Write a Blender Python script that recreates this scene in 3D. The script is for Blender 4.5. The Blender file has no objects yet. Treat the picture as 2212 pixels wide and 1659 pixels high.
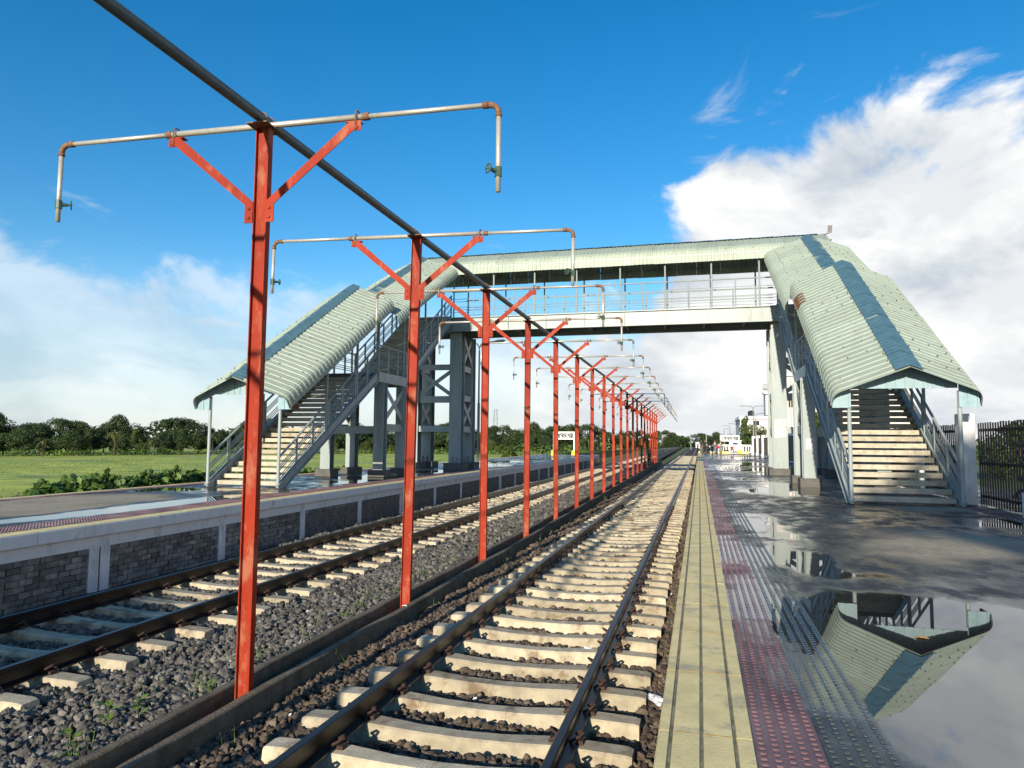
import bpy, math, random
import numpy as np
from mathutils import Matrix, Vector
R = math.radians
random.seed(11); rng = np.random.default_rng(11)
scene = bpy.context.scene
col = scene.collection

# ------------------------------------------------------------------ camera
cam_d = bpy.data.cameras.new('camera'); cam = bpy.data.objects.new('camera', cam_d); col.objects.link(cam)
cam_d.sensor_width = 36.0; cam_d.lens = 36.0 * 1530 / 2212
cam_d.clip_start = 0.1; cam_d.clip_end = 6000
CAMZ = 1.474
cam.matrix_world = (Matrix.Translation((0, 0, CAMZ)) @ Matrix.Rotation(R(14.8174), 4, 'Z')
                    @ Matrix.Rotation(R(90 + 4.564), 4, 'X') @ Matrix.Rotation(0.0083, 4, 'Z'))
scene.camera = cam
scene.render.resolution_x = 1024; scene.render.resolution_y = 768

# ------------------------------------------------------------------ sky and sun
SUN_EL, SUN_AZ = R(16.2), R(5.3)          # sun stands behind the camera, a little to the left
to_sun = Vector((-math.sin(SUN_AZ) * math.cos(SUN_EL), -math.cos(SUN_AZ) * math.cos(SUN_EL), math.sin(SUN_EL)))
sd = bpy.data.lights.new('sun', 'SUN'); sd.energy = 5.0; sd.angle = R(0.55); sd.color = (1.0, 0.895, 0.725)
sun = bpy.data.objects.new('sun', sd); col.objects.link(sun)
sun.rotation_euler = to_sun.to_track_quat('Z', 'Y').to_euler()

world = bpy.data.worlds.new('World'); scene.world = world; world.use_nodes = True
def build_world():
    nt = world.node_tree; nt.nodes.clear(); N = nt.nodes.new; L = nt.links.new
    out = N('ShaderNodeOutputWorld'); bg = N('ShaderNodeBackground'); bg.inputs['Strength'].default_value = 0.08
    sky = N('ShaderNodeTexSky'); sky.sky_type = 'NISHITA'; sky.sun_disc = False
    sky.sun_elevation = SUN_EL; sky.sun_rotation = R(180) + SUN_AZ
    sky.air_density = 1.0; sky.dust_density = 0.3; sky.ozone_density = 2.2
    hs = N('ShaderNodeHueSaturation'); hs.inputs['Saturation'].default_value = 1.43; hs.inputs['Value'].default_value = 1.80
    L(sky.outputs[0], hs.inputs['Color'])
    tc = N('ShaderNodeTexCoord'); sep = N('ShaderNodeSeparateXYZ'); L(tc.outputs['Generated'], sep.inputs[0])
    def M(op, a, b=None, c=None, clamp=False):
        n = N('ShaderNodeMath'); n.operation = op; n.use_clamp = clamp
        for i, v in enumerate((a, b, c)):
            if v is None: continue
            if isinstance(v, (int, float)): n.inputs[i].default_value = v
            else: L(v, n.inputs[i])
        return n.outputs[0]
    def MR(v, a, b, c, d, smooth=True):
        n = N('ShaderNodeMapRange'); n.interpolation_type = 'SMOOTHSTEP' if smooth else 'LINEAR'
        L(v, n.inputs['Value'])
        for k, x in (('From Min', a), ('From Max', b), ('To Min', c), ('To Max', d)): n.inputs[k].default_value = x
        return n.outputs[0]
    az = M('ARCTAN2', sep.outputs[0], sep.outputs[1]); el = M('ARCSINE', sep.outputs[2])
    def noise(scale, detail, rough, off=(0, 0, 0), sc=(1, 1, 1), dist=0.0):
        mp = N('ShaderNodeMapping'); mp.inputs['Location'].default_value = off; mp.inputs['Scale'].default_value = sc
        L(tc.outputs['Generated'], mp.inputs['Vector'])
        n = N('ShaderNodeTexNoise'); n.inputs['Scale'].default_value = scale; n.inputs['Detail'].default_value = detail
        n.inputs['Roughness'].default_value = rough; n.inputs['Distortion'].default_value = dist
        L(mp.outputs[0], n.inputs['Vector']); return n.outputs['Fac']
    big = noise(2.2, 3, 0.5, (3.1, 1.7, 0.4))
    puff = noise(5.2, 10, 0.56, (1.3, 4.4, 2.2), (1, 1, 1.35), 0.35)
    wisp = noise(4.0, 9, 0.66, (7.3, 0.6, 5.2), (1, 1, 3.4), 0.7)
    # cloud tops stand high to the right of the line, low over the fields on the left
    top = M('ADD', MR(az, R(-5), R(2), R(13.5), R(26.5)), MR(az, R(95), R(170), 0.0, R(-14.0)))
    top = M('ADD', top, M('MULTIPLY', M('SUBTRACT', big, 0.5), R(11)))
    cov = M('DIVIDE', M('SUBTRACT', top, el), R(7.5))
    covc = M('MINIMUM', M('MAXIMUM', cov, -2.0), 1.6)
    d = M('ADD', puff, M('MULTIPLY', covc, 0.22))
    a1 = MR(d, 0.53, 0.66, 0.0, 1.0)
    d2 = M('ADD', wisp, M('MULTIPLY', M('MINIMUM', covc, 1.0), 0.13))
    a2 = M('MULTIPLY', MR(d2, 0.56, 0.80, 0.0, 1.0), 0.62)
    heap = MR(az, R(-24), R(-3), 0.48, 1.0)
    a1 = M('MULTIPLY', a1, heap)
    alpha = M('MAXIMUM', a1, a2)
    # light on the clouds: bright heads, grey bellies
    puff2 = noise(5.2, 8, 0.56, (1.3 - 0.02, 4.4 + 0.05, 2.2 + 0.11), (1, 1, 1.35), 0.35)
    rel = M('SUBTRACT', puff, puff2)
    grey = noise(3.0, 6, 0.6, (9.3, 2.6, 1.2), (1, 1, 2.4), 0.5)
    lit = M('ADD', MR(rel, -0.12, 0.12, 0.0, 0.55, False), MR(grey, 0.44, 0.64, 0.6, 0.0))
    litc = M('MINIMUM', M('MAXIMUM', lit, 0.0), 1.0)
    mixc = N('ShaderNodeMix'); mixc.data_type = 'RGBA'; L(litc, mixc.inputs['Factor'])
    mixc.inputs['A'].default_value = (5.4, 6.1, 6.9, 1); mixc.inputs['B'].default_value = (10.2, 10.2, 10.1, 1)
    # low haze
    hz = N('ShaderNodeMix'); hz.data_type = 'RGBA'
    L(MR(el, R(0.5), R(15), 0.62, 0.0), hz.inputs['Factor']); L(hs.outputs[0], hz.inputs['A']); hz.inputs['B'].default_value = (4.4, 6.3, 8.6, 1)
    fin = N('ShaderNodeMix'); fin.data_type = 'RGBA'
    L(alpha, fin.inputs['Factor']); L(hz.outputs['Result'], fin.inputs['A']); L(mixc.outputs['Result'], fin.inputs['B'])
    L(fin.outputs['Result'], bg.inputs['Color']); L(bg.outputs[0], out.inputs['Surface'])
build_world()
vs = scene.view_settings; vs.view_transform = 'Standard'; vs.look = 'None'; vs.exposure = 0.34; vs.gamma = 1.0; vs.use_curve_mapping = False
scene.render.engine = 'CYCLES'
scene.cycles.max_bounces = 6; scene.cycles.diffuse_bounces = 1; scene.cycles.transparent_max_bounces = 8

# ------------------------------------------------------------------ helpers
def lin(h):
    h = h.lstrip('#'); c = [int(h[i:i+2], 16) / 255 for i in (0, 2, 4)]
    return tuple(x / 12.92 if x <= 0.04045 else ((x + 0.055) / 1.055) ** 2.4 for x in c)
def node_kit(m):
    nt = m.node_tree; N = nt.nodes.new; L = nt.links.new
    return nt, N, L
def mat(name, base, rough=0.7, var=0.25, scale=6.0, bump=0.0, bscale=None, metal=0.0, dirt=None, dirt_amt=0.5, dirt_scale=2.0, spec=0.5, rnd=False, stretch=(1, 1, 1), orand=0.0):
    m = bpy.data.materials.new(name); m.use_nodes = True
    nt, N, L = node_kit(m); b = nt.nodes['Principled BSDF']
    b.inputs['Roughness'].default_value = rough; b.inputs['Metallic'].default_value = metal
    b.inputs['Specular IOR Level'].default_value = spec
    geo = N('ShaderNodeNewGeometry'); mp = N('ShaderNodeMapping'); mp.inputs['Scale'].default_value = stretch
    L(geo.outputs['Position'], mp.inputs['Vector'])
    n = N('ShaderNodeTexNoise'); n.inputs['Scale'].default_value = scale; n.inputs['Detail'].default_value = 5; n.inputs['Roughness'].default_value = 0.62
    L(mp.outputs[0], n.inputs['Vector'])
    cr = N('ShaderNodeValToRGB'); e = cr.color_ramp.elements
    lo = tuple(max(0, c * (1 - var)) for c in base); hi = tuple(min(1, c * (1 + var)) for c in base)
    e[0].position = 0.3; e[0].color = lo + (1,); e[1].position = 0.7; e[1].color = hi + (1,)
    L(n.outputs['Fac'], cr.inputs['Fac']); c_out = cr.outputs['Color']
    if rnd:
        at = N('ShaderNodeAttribute'); at.attribute_name = 'rnd'
        rr = N('ShaderNodeMapRange'); rr.inputs['To Min'].default_value = 0.35; rr.inputs['To Max'].default_value = 2.2
        L(at.outputs['Fac'], rr.inputs['Value'])
        vm = N('ShaderNodeVectorMath'); vm.operation = 'SCALE'; L(c_out, vm.inputs[0]); L(rr.outputs[0], vm.inputs['Scale']); c_out = vm.outputs[0]
    if orand:
        oi = N('ShaderNodeObjectInfo'); r3 = N('ShaderNodeMapRange'); r3.inputs['To Min'].default_value = 1 - orand; r3.inputs['To Max'].default_value = 1 + orand; L(oi.outputs['Random'], r3.inputs['Value'])
        v3 = N('ShaderNodeVectorMath'); v3.operation = 'SCALE'; L(c_out, v3.inputs[0]); L(r3.outputs[0], v3.inputs['Scale']); c_out = v3.outputs[0]
    if dirt is not None:
        n2 = N('ShaderNodeTexNoise'); n2.inputs['Scale'].default_value = dirt_scale; n2.inputs['Detail'].default_value = 7; n2.inputs['Roughness'].default_value = 0.7
        L(mp.outputs[0], n2.inputs['Vector'])
        mr = N('ShaderNodeMapRange'); mr.interpolation_type = 'SMOOTHSTEP'; mr.inputs['From Min'].default_value = 0.5; mr.inputs['From Max'].default_value = 0.68; mr.inputs['To Max'].default_value = dirt_amt
        L(n2.outputs['Fac'], mr.inputs['Value'])
        mx = N('ShaderNodeMix'); mx.data_type = 'RGBA'; L(mr.outputs[0], mx.inputs['Factor']); L(c_out, mx.inputs['A']); mx.inputs['B'].default_value = tuple(dirt) + (1,)
        c_out = mx.outputs['Result']
    L(c_out, b.inputs['Base Color'])
    if bump:
        n3 = N('ShaderNodeTexNoise'); n3.inputs['Scale'].default_value = bscale or scale * 5; n3.inputs['Detail'].default_value = 4
        L(geo.outputs['Position'], n3.inputs['Vector'])
        bp = N('ShaderNodeBump'); bp.inputs['Strength'].default_value = bump; bp.inputs['Distance'].default_value = 0.02
        L(n3.outputs['Fac'], bp.inputs['Height']); L(bp.outputs[0], b.inputs['Normal'])
    return m

class MB:
    """collects faces, then links them as one mesh object"""
    def __init__(s): s.v = []; s.f = []
    def add(s, vs, fs):
        o = len(s.v); s.v.extend(vs); s.f.extend([tuple(i + o for i in f) for f in fs]); return s
    def box(s, x0, x1, y0, y1, z0, z1):
        return s.add([(x0,y0,z0),(x1,y0,z0),(x1,y1,z0),(x0,y1,z0),(x0,y0,z1),(x1,y0,z1),(x1,y1,z1),(x0,y1,z1)],
                     [(3,2,1,0),(4,5,6,7),(0,1,5,4),(1,2,6,5),(2,3,7,6),(3,0,4,7)])
    def prism(s, poly, axis, a, b):
        """poly: 2D points; extruded along axis 'X' (y,z), 'Y' (x,z), 'Z' (x,y)"""
        def P(p, t): return {'X': (t, p[0], p[1]), 'Y': (p[0], t, p[1]), 'Z': (p[0], p[1], t)}[axis]
        n = len(poly); vs = [P(p, a) for p in poly] + [P(p, b) for p in poly]
        fs = [tuple(range(n))[::-1], tuple(range(n, 2*n))] + [(i, (i+1) % n, (i+1) % n + n, i + n) for i in range(n)]
        return s.add(vs, fs)
    def tube(s, pts, r, n=8, caps=True):
        pts = [Vector(p) for p in pts]; rr = r if isinstance(r, (list, tuple)) else [r] * len(pts)
        o = len(s.v); up = None
        for i, p in enumerate(pts):
            t = (pts[min(i+1, len(pts)-1)] - pts[max(i-1, 0)]).normalized()
            if up is None:
                a = Vector((0, 0, 1)) if abs(t.z) < 0.9 else Vector((1, 0, 0)); up = t.cross(a).normalized()
            else: up = (up - t * up.dot(t)).normalized()
            w = t.cross(up)
            for k in range(n):
                an = 2 * math.pi * k / n; q = p + (up * math.cos(an) + w * math.sin(an)) * rr[i]; s.v.append(tuple(q))
        for i in range(len(pts) - 1):
            for k in range(n):
                a = o + i*n + k; b = o + i*n + (k+1) % n; s.f.append((a, b, b + n, a + n))
        if caps: s.f.append(tuple(o + k for k in range(n))[::-1]); s.f.append(tuple(o + (len(pts)-1)*n + k for k in range(n)))
        return s
    def bar(s, p, q, w, h, up=(0, 0, 1)):
        p = Vector(p); q = Vector(q); t = (q - p).normalized(); u = Vector(up)
        a = t.cross(u)
        if a.length < 1e-4: a = t.cross(Vector((1, 0, 0)))
        a.normalize(); c = a.cross(t).normalized(); a *= w/2; c *= h/2
        return s.add([tuple(x) for x in (p-a-c, p+a-c, p+a+c, p-a+c, q-a-c, q+a-c, q+a+c, q-a+c)],
                     [(0,1,2,3),(7,6,5,4),(0,4,5,1),(1,5,6,2),(2,6,7,3),(3,7,4,0)])
    def mesh(s, name):
        me = bpy.data.meshes.new(name); me.from_pydata(s.v, [], s.f); me.update(); return me
    def build(s, name, m, parent=None, smooth=False):
        me = s.mesh(name); me.materials.append(m)
        if smooth: me.shade_smooth()
        return obj(name, me, parent)
def obj(name, data, parent=None, loc=None, rz=None, scale=None):
    o = bpy.data.objects.new(name, data); col.objects.link(o); o.parent = parent
    if loc is not None: o.location = loc
    if rz is not None: o.rotation_euler = (0, 0, rz)
    if scale is not None: o.scale = scale if isinstance(scale, (tuple, list)) else (scale,) * 3
    return o
def empty(name, loc=(0, 0, 0), rz=0):
    o = bpy.data.objects.new(name, None); col.objects.link(o); o.location = loc; o.rotation_euler = (0, 0, rz); o.empty_display_size = 0.2; return o
def tag(o, label=None, cat=None, group=None, kind=None):
    if label: o['label'] = label
    if cat: o['category'] = cat
    if group: o['group'] = group
    if kind: o['kind'] = kind
    return o
def copy_tree(o, parent=None):
    c = o.copy(); col.objects.link(c)
    if parent is not None: c.parent = parent
    for ch in o.children: copy_tree(ch, c)
    return c
def setmesh(me, m, smooth=False):
    me.materials.append(m)
    if smooth: me.shade_smooth()
    return me
def np_mesh(name, V, F, m, rnd=None, smooth=False):
    """V (n,3), F (k,3|4) arrays"""
    me = bpy.data.meshes.new(name); k = F.shape[1]
    me.vertices.add(len(V)); me.vertices.foreach_set('co', np.ascontiguousarray(V, np.float32).ravel())
    me.loops.add(F.size); me.loops.foreach_set('vertex_index', np.ascontiguousarray(F, np.int32).ravel())
    me.polygons.add(len(F)); me.polygons.foreach_set('loop_start', np.arange(0, F.size, k, dtype=np.int32))
    if rnd is not None:
        a = me.attributes.new('rnd', 'FLOAT', 'POINT'); a.data.foreach_set('value', np.ascontiguousarray(rnd, np.float32))
    me.update(calc_edges=True); me.materials.append(m)
    if smooth: me.shade_smooth()
    else: me.shade_flat()
    return me

# ------------------------------------------------------------------ materials
M = {}
M['roof'] = mat('pale_roof_sheet', (0.345, 0.40, 0.32), 0.5, 0.10, 2.2, dirt=(0.26, 0.25, 0.18), dirt_amt=0.4, dirt_scale=1.6, stretch=(1, 3, 1), orand=.07)
M['ridge'] = mat('blue_ridge_sheet', (0.075, 0.155, 0.195), 0.5, 0.18, 4.0)
M['gable'] = mat('pale_blue_gable_sheet', (0.27, 0.41, 0.46), 0.5, 0.15, 4.0, dirt=(0.20, 0.22, 0.20), dirt_amt=0.4)
M['screw'] = mat('dark_screw', (0.06, 0.06, 0.06), 0.5)
M['steel'] = mat('grey_green_painted_steel', (0.30, 0.35, 0.345), 0.42, 0.10, 2.5, dirt=(0.20, 0.215, 0.20), dirt_amt=0.6, dirt_scale=2.4, stretch=(1, 1, .22))
M['rail_paint'] = mat('grey_railing_paint', (0.27, 0.33, 0.34), 0.45, 0.15, 6.0)
M['rust'] = mat('rust', (0.16, 0.06, 0.025), 0.85, 0.4, 12.0, bump=0.3)
M['red'] = mat('red_oxide_paint', (0.30, 0.024, 0.005), 0.62, 0.2, 2.2, bump=0.12, bscale=30, dirt=(0.40, 0.145, 0.08), dirt_amt=0.75, dirt_scale=6.0, spec=0.25, stretch=(1, 1, .45), orand=.08)
M['galv'] = mat('galvanised_pipe', (0.56, 0.53, 0.45), 0.42, 0.15, 9.0, metal=0.35, dirt=(0.30, 0.26, 0.20), dirt_amt=0.5, dirt_scale=9.0)
M['darkpipe'] = mat('dark_grey_pipe', (0.085, 0.115, 0.12), 0.45, 0.2, 5.0)
M['valve'] = mat('green_valve_paint', (0.05, 0.10, 0.07), 0.5, 0.3, 20.0)
M['fitting'] = mat('rusty_fitting', (0.20, 0.10, 0.05), 0.7, 0.4, 25.0)
M['sleeper'] = mat('sleeper_concrete', (0.47, 0.405, 0.285), 0.88, 0.24, 7.0, bump=0.35, bscale=60, dirt=(0.17, 0.11, 0.06), dirt_amt=0.85, dirt_scale=2.9, orand=0.22)
M['rail'] = mat('rail_steel', (0.011, 0.009, 0.0085), 0.34, 0.35, 8.0, metal=0.3, stretch=(1, 0.2, 1))
M['clip'] = mat('rusty_clip', (0.05, 0.024, 0.015), 0.8, 0.4, 30.0)
M['stone_l'] = mat('grey_ballast_stone', (0.105, 0.096, 0.082), 0.85, 0.3, 14.0, rnd=True)
M['stone_r'] = mat('brown_ballast_stone', (0.098, 0.072, 0.050), 0.85, 0.3, 14.0, rnd=True)
M['bed_l'] = mat('grey_ballast_bed', (0.028, 0.026, 0.024), 0.95, 0.7, 22.0, bump=1.0, bscale=30)  # darker than the stones on it: shade of the gaps put into the colour
M['bed_r'] = mat('brown_ballast_bed', (0.035, 0.026, 0.018), 0.95, 0.7, 22.0, bump=1.0, bscale=30)  # dark colour carries the gap shade between the brown stones
M['channel'] = mat('mossy_concrete', (0.15, 0.118, 0.078), 0.95, 0.35, 6.0, bump=0.6, bscale=40, dirt=(0.05, 0.05, 0.03), dirt_amt=0.7)
M['yellow'] = mat('yellow_coping_paint', (0.80, 0.645, 0.295), 0.75, 0.16, 4.0, bump=0.2, bscale=70, dirt=(0.36, 0.32, 0.23), dirt_amt=0.7, dirt_scale=3.2)
M['white'] = mat('whitewash', (0.74, 0.74, 0.73), 0.8, 0.10, 3.0, dirt=(0.30, 0.29, 0.26), dirt_amt=0.6, dirt_scale=3.0, stretch=(1, 1, .35))
M['brick'] = mat('grey_brick', (0.20, 0.187, 0.17), 0.9, 0.4, 7.0, bump=0.5, bscale=40, dirt=(0.26, 0.25, 0.23), dirt_amt=0.6, dirt_scale=9.0, orand=0.45)
M['mortar'] = mat('mortar', (0.10, 0.10, 0.095), 0.95, 0.3, 10.0)
M['footing'] = mat('footing_concrete', (0.12, 0.115, 0.10), 0.85, 0.3, 4.0, dirt=(0.05, 0.05, 0.045), dirt_amt=0.7)
M['step'] = mat('step_concrete', (0.46, 0.415, 0.32), 0.85, 0.18, 5.0, bump=0.2, bscale=50, dirt=(0.25, 0.20, 0.13), dirt_amt=0.75, dirt_scale=4.0, orand=.15)
M['fence'] = mat('brown_fence_paint', (0.05, 0.034, 0.028), 0.55, 0.3, 8.0)
M['fencepanel'] = mat('brown_fence_panel', (0.135, 0.095, 0.072), 0.7, 0.2, 5.0)
M['wall'] = mat('cream_render', (0.72, 0.67, 0.62), 0.85, 0.08, 1.0, dirt=(0.5, 0.44, 0.38), dirt_amt=0.4, dirt_scale=0.6)
M['glass'] = mat('dark_glass', (0.03, 0.035, 0.04), 0.15, 0.2, 2.0)
M['black'] = mat('black_plastic', (0.015, 0.015, 0.015), 0.4, 0.2, 5.0)
M['lamp'] = mat('lamp_post_grey', (0.22, 0.21, 0.20), 0.5, 0.2, 3.0)
M['lamphead'] = mat('lamp_head', (0.36, 0.38, 0.36), 0.4, 0.1, 3.0)
M['signwhite'] = mat('sign_white', (0.80, 0.80, 0.80), 0.6, 0.04, 3.0)
M['ink'] = mat('sign_black_paint', (0.012, 0.012, 0.012), 0.6, 0.1)
M['yblock'] = mat('bright_yellow_paint', (0.72, 0.52, 0.06), 0.7, 0.12, 4.0)
M['bark'] = mat('bark', (0.085, 0.065, 0.045), 0.95, 0.4, 5.0)
M['litter'] = mat('white_plastic', (0.72, 0.72, 0.72), 0.5, 0.15, 30.0)
M['asphalt'] = mat('grey_road', (0.28, 0.26, 0.23), 0.85, 0.25, 0.6)
M['soil'] = mat('soil', (0.10, 0.075, 0.045), 0.95, 0.4, 2.0, bump=0.6, bscale=12)

def leaf_mat(name, c1, c2, trans=0.25):
    m = bpy.data.materials.new(name); m.use_nodes = True; nt, N, L = node_kit(m); b = nt.nodes['Principled BSDF']
    at = N('ShaderNodeAttribute'); at.attribute_name = 'rnd'
    oi = N('ShaderNodeObjectInfo'); ad = N('ShaderNodeMath'); ad.operation = 'MULTIPLY_ADD'
    L(oi.outputs['Random'], ad.inputs[0]); ad.inputs[1].default_value = 0.45; L(at.outputs['Fac'], ad.inputs[2])
    sb = N('ShaderNodeMath'); sb.operation = 'SUBTRACT'; sb.use_clamp = True; L(ad.outputs[0], sb.inputs[0]); sb.inputs[1].default_value = 0.22
    mx = N('ShaderNodeMix'); mx.data_type = 'RGBA'; L(sb.outputs[0], mx.inputs['Factor'])
    mx.inputs['A'].default_value = tuple(c1) + (1,); mx.inputs['B'].default_value = tuple(c2) + (1,)
    L(mx.outputs['Result'], b.inputs['Base Color']); b.inputs['Roughness'].default_value = 0.55
    tr = N('ShaderNodeBsdfTranslucent'); L(mx.outputs['Result'], tr.inputs['Color'])
    ms = N('ShaderNodeMixShader'); ms.inputs[0].default_value = trans
    L(b.outputs[0], ms.inputs[1]); L(tr.outputs[0], ms.inputs[2]); L(ms.outputs[0], nt.nodes['Material Output'].inputs['Surface'])
    return m
M['leaf_dark'] = leaf_mat('dark_foliage', (0.018, 0.038, 0.010), (0.060, 0.100, 0.022))
M['leaf_mid'] = leaf_mat('mid_foliage', (0.030, 0.060, 0.012), (0.115, 0.165, 0.030))
M['leaf_palm'] = leaf_mat('palm_foliage', (0.040, 0.060, 0.016), (0.19, 0.19, 0.055))
M['leaf_fresh'] = leaf_mat('fresh_foliage', (0.055, 0.11, 0.014), (0.17, 0.26, 0.035))
M['leaf_hedge'] = leaf_mat('glossy_hedge_leaf', (0.030, 0.075, 0.012), (0.13, 0.22, 0.03))

# wet ground: one node group decides where water stands
def wet_group():
    g = bpy.data.node_groups.new('standing_water', 'ShaderNodeTree')
    g.interface.new_socket('Depth', in_out='OUTPUT', socket_type='NodeSocketFloat')
    N = g.nodes.new; L = g.links.new; go = N('NodeGroupOutput'); geo = N('ShaderNodeNewGeometry')
    def nz(sc, loc, scale, det, ro=0.55):
        mp = N('ShaderNodeMapping'); mp.inputs['Scale'].default_value = sc; mp.inputs['Location'].default_value = loc
        L(geo.outputs['Position'], mp.inputs['Vector'])
        n = N('ShaderNodeTexNoise'); n.inputs['Scale'].default_value = scale; n.inputs['Detail'].default_value = det; n.inputs['Roughness'].default_value = ro
        L(mp.outputs[0], n.inputs['Vector']); return n.outputs['Fac']
    n = nz((1, 0.8, 1), (3.7, 1.2, 0), 0.34, 5, 0.52)
    lw = N('ShaderNodeMath'); lw.operation = 'SUBTRACT'; L(n, lw.inputs[0]); lw.inputs[1].default_value = 0.025; last = lw.outputs[0]
    def blob(cx, cy, sx, sy, amt):
        nonlocal last
        mp = N('ShaderNodeVectorMath'); mp.operation = 'SUBTRACT'; L(geo.outputs['Position'], mp.inputs[0]); mp.inputs[1].default_value = (cx, cy, 0)
        m2 = N('ShaderNodeVectorMath'); m2.operation = 'MULTIPLY'; L(mp.outputs[0], m2.inputs[0]); m2.inputs[1].default_value = (1/sx, 1/sy, 0)
        ln = N('ShaderNodeVectorMath'); ln.operation = 'LENGTH'; L(m2.outputs[0], ln.inputs[0])
        mr = N('ShaderNodeMapRange'); mr.interpolation_type = 'SMOOTHSTEP'; L(ln.outputs['Value'], mr.inputs['Value'])
        mr.inputs['From Min'].default_value = 0.55; mr.inputs['From Max'].default_value = 1.1; mr.inputs['To Min'].default_value = amt; mr.inputs['To Max'].default_value = 0
        ad = N('ShaderNodeMath'); ad.operation = 'ADD'; L(last, ad.inputs[0]); L(mr.outputs[0], ad.inputs[1]); last = ad.outputs[0]
    for b in WET: blob(*b)
    L(last, go.inputs[0]); return g
WET = [(3.0, 5.0, 2.5, 3.4, 0.30), (0.55, 6.2, 0.35, 3.0, 0.10), (2.6, 13.0, 2.6, 4.5, -0.04), (1.3, 10.5, .45, 3.0, 0.10), (2.2, 24.5, 1.7, 4.0, 0.16), (2.3, 45, 2.6, 14, 0.10), (2.5, 80, 3.5, 20, 0.07),
       (1.6, 6.6, .9, 1.6, 0.16), (5.2, 9.8, 2.4, 1.2, 0.15), (1.0, 15.5, 0.5, 4.0, 0.08), (5.5, 16.3, 2.2, 1.2, -0.05), (3.4, 18.1, 3.0, 1.0, -0.10),
       (-11.6, 13.0, 0.7, 4.2, 0.20), (-12.2, 28, 1.6, 7, 0.16), (-13.8, 18.0, 1.4, 1.8, 0.06), (-14.0, 12.0, 2.3, 4.5, -0.22), (-12.0, 48, 2.2, 14, 0.14), (-14.9, 18.5, 0.6, 3.0, 0.12)]
WETG = wet_group()
def wet_mat(name, dry, wetc, joint=None, rough=0.75, lo=0.475, hi=0.60, orand=0.0):
    m = bpy.data.materials.new(name); m.use_nodes = True; nt, N, L = node_kit(m); b = nt.nodes['Principled BSDF']
    g = N('ShaderNodeGroup'); g.node_tree = WETG
    geo = N('ShaderNodeNewGeometry')
    def nz(scale, det=5, ro=0.6, sc=(1, 1, 1)):
        mp = N('ShaderNodeMapping'); mp.inputs['Scale'].default_value = sc; L(geo.outputs['Position'], mp.inputs['Vector'])
        n = N('ShaderNodeTexNoise'); n.inputs['Scale'].default_value = scale; n.inputs['Detail'].default_value = det; n.inputs['Roughness'].default_value = ro; L(mp.outputs[0], n.inputs['Vector']); return n.outputs['Fac']
    def MR(v, a, b_, c, d):
        n = N('ShaderNodeMapRange'); n.interpolation_type = 'SMOOTHSTEP'; L(v, n.inputs['Value'])
        for k, x in (('From Min', a), ('From Max', b_), ('To Min', c), ('To Max', d)): n.inputs[k].default_value = x
        return n.outputs[0]
    def MX(f, a, c):
        n = N('ShaderNodeMix'); n.data_type = 'RGBA'; L(f, n.inputs['Factor'])
        for k, v in (('A', a), ('B', c)):
            if isinstance(v, tuple): n.inputs[k].default_value = v + (1,)
            else: L(v, n.inputs[k])
        return n.outputs['Result']
    fine = nz(9.0, 6, 0.65); pat = nz(0.9, 5, 0.6)
    c = MX(MR(fine, 0.3, 0.7, 0, 1), tuple(x * 0.80 for x in dry), tuple(min(1, x * 1.18) for x in dry))
    c = MX(MR(pat, 0.45, 0.65, 0, 0.45), c, tuple(x * 0.62 for x in dry))
    dep = g.outputs[0]
    edge = N('ShaderNodeMath'); edge.operation = 'MULTIPLY_ADD'; L(fine, edge.inputs[0]); edge.inputs[1].default_value = 0.05; 
    sb = N('ShaderNodeMath'); sb.operation = 'SUBTRACT'; L(dep, sb.inputs[0]); sb.inputs[1].default_value = 0.105
    mid = nz(2.6, 5, 0.65, (1, .55, 1)); ed2 = N('ShaderNodeMath'); ed2.operation = 'MULTIPLY_ADD'; L(mid, ed2.inputs[0]); ed2.inputs[1].default_value = 0.16; L(sb.outputs[0], ed2.inputs[2])
    L(ed2.outputs[0], edge.inputs[2]); dep = edge.outputs[0]
    damp = MR(dep, 0.25, 0.43, 0.0, 1.0); water = MR(dep, lo, hi, 0.0, 1.0)
    c = MX(damp, c, wetc); c = MX(water, c, tuple(x * 0.45 for x in wetc))
    if orand:
        oi = N('ShaderNodeObjectInfo'); sc_ = N('ShaderNodeVectorMath'); sc_.operation = 'SCALE'; L(c, sc_.inputs[0]); L(MR(oi.outputs['Random'], 0, 1, 1 - orand, 1 + orand), sc_.inputs['Scale']); c = sc_.outputs[0]
    L(c, b.inputs['Base Color'])
    rg = N('ShaderNodeMix'); rg.data_type = 'FLOAT'; L(damp, rg.inputs['Factor']); rg.inputs['A'].default_value = rough; L(MR(mid, 0.35, 0.62, 0.62, 0.24), rg.inputs['B'])
    r2 = N('ShaderNodeMix'); r2.data_type = 'FLOAT'; L(water, r2.inputs['Factor']); L(rg.outputs[0], r2.inputs['A']); r2.inputs['B'].default_value = 0.012
    L(r2.outputs[0], b.inputs['Roughness'])
    sp_ = N('ShaderNodeMix'); sp_.data_type = 'FLOAT'; L(water, sp_.inputs['Factor']); L(MR(damp, 0, 1, 0.10, 0.24), sp_.inputs['A']); sp_.inputs['B'].default_value = 0.5; L(sp_.outputs[0], b.inputs['Specular IOR Level'])
    io = N('ShaderNodeMix'); io.data_type = 'FLOAT'; L(water, io.inputs['Factor']); io.inputs['A'].default_value = 1.5; io.inputs['B'].default_value = 2.8
    L(io.outputs[0], b.inputs['IOR'])
    n3 = nz(55, 4, 0.6); bp = N('ShaderNodeBump'); bp.inputs['Distance'].default_value = 0.006; L(n3, bp.inputs['Height'])
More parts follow.
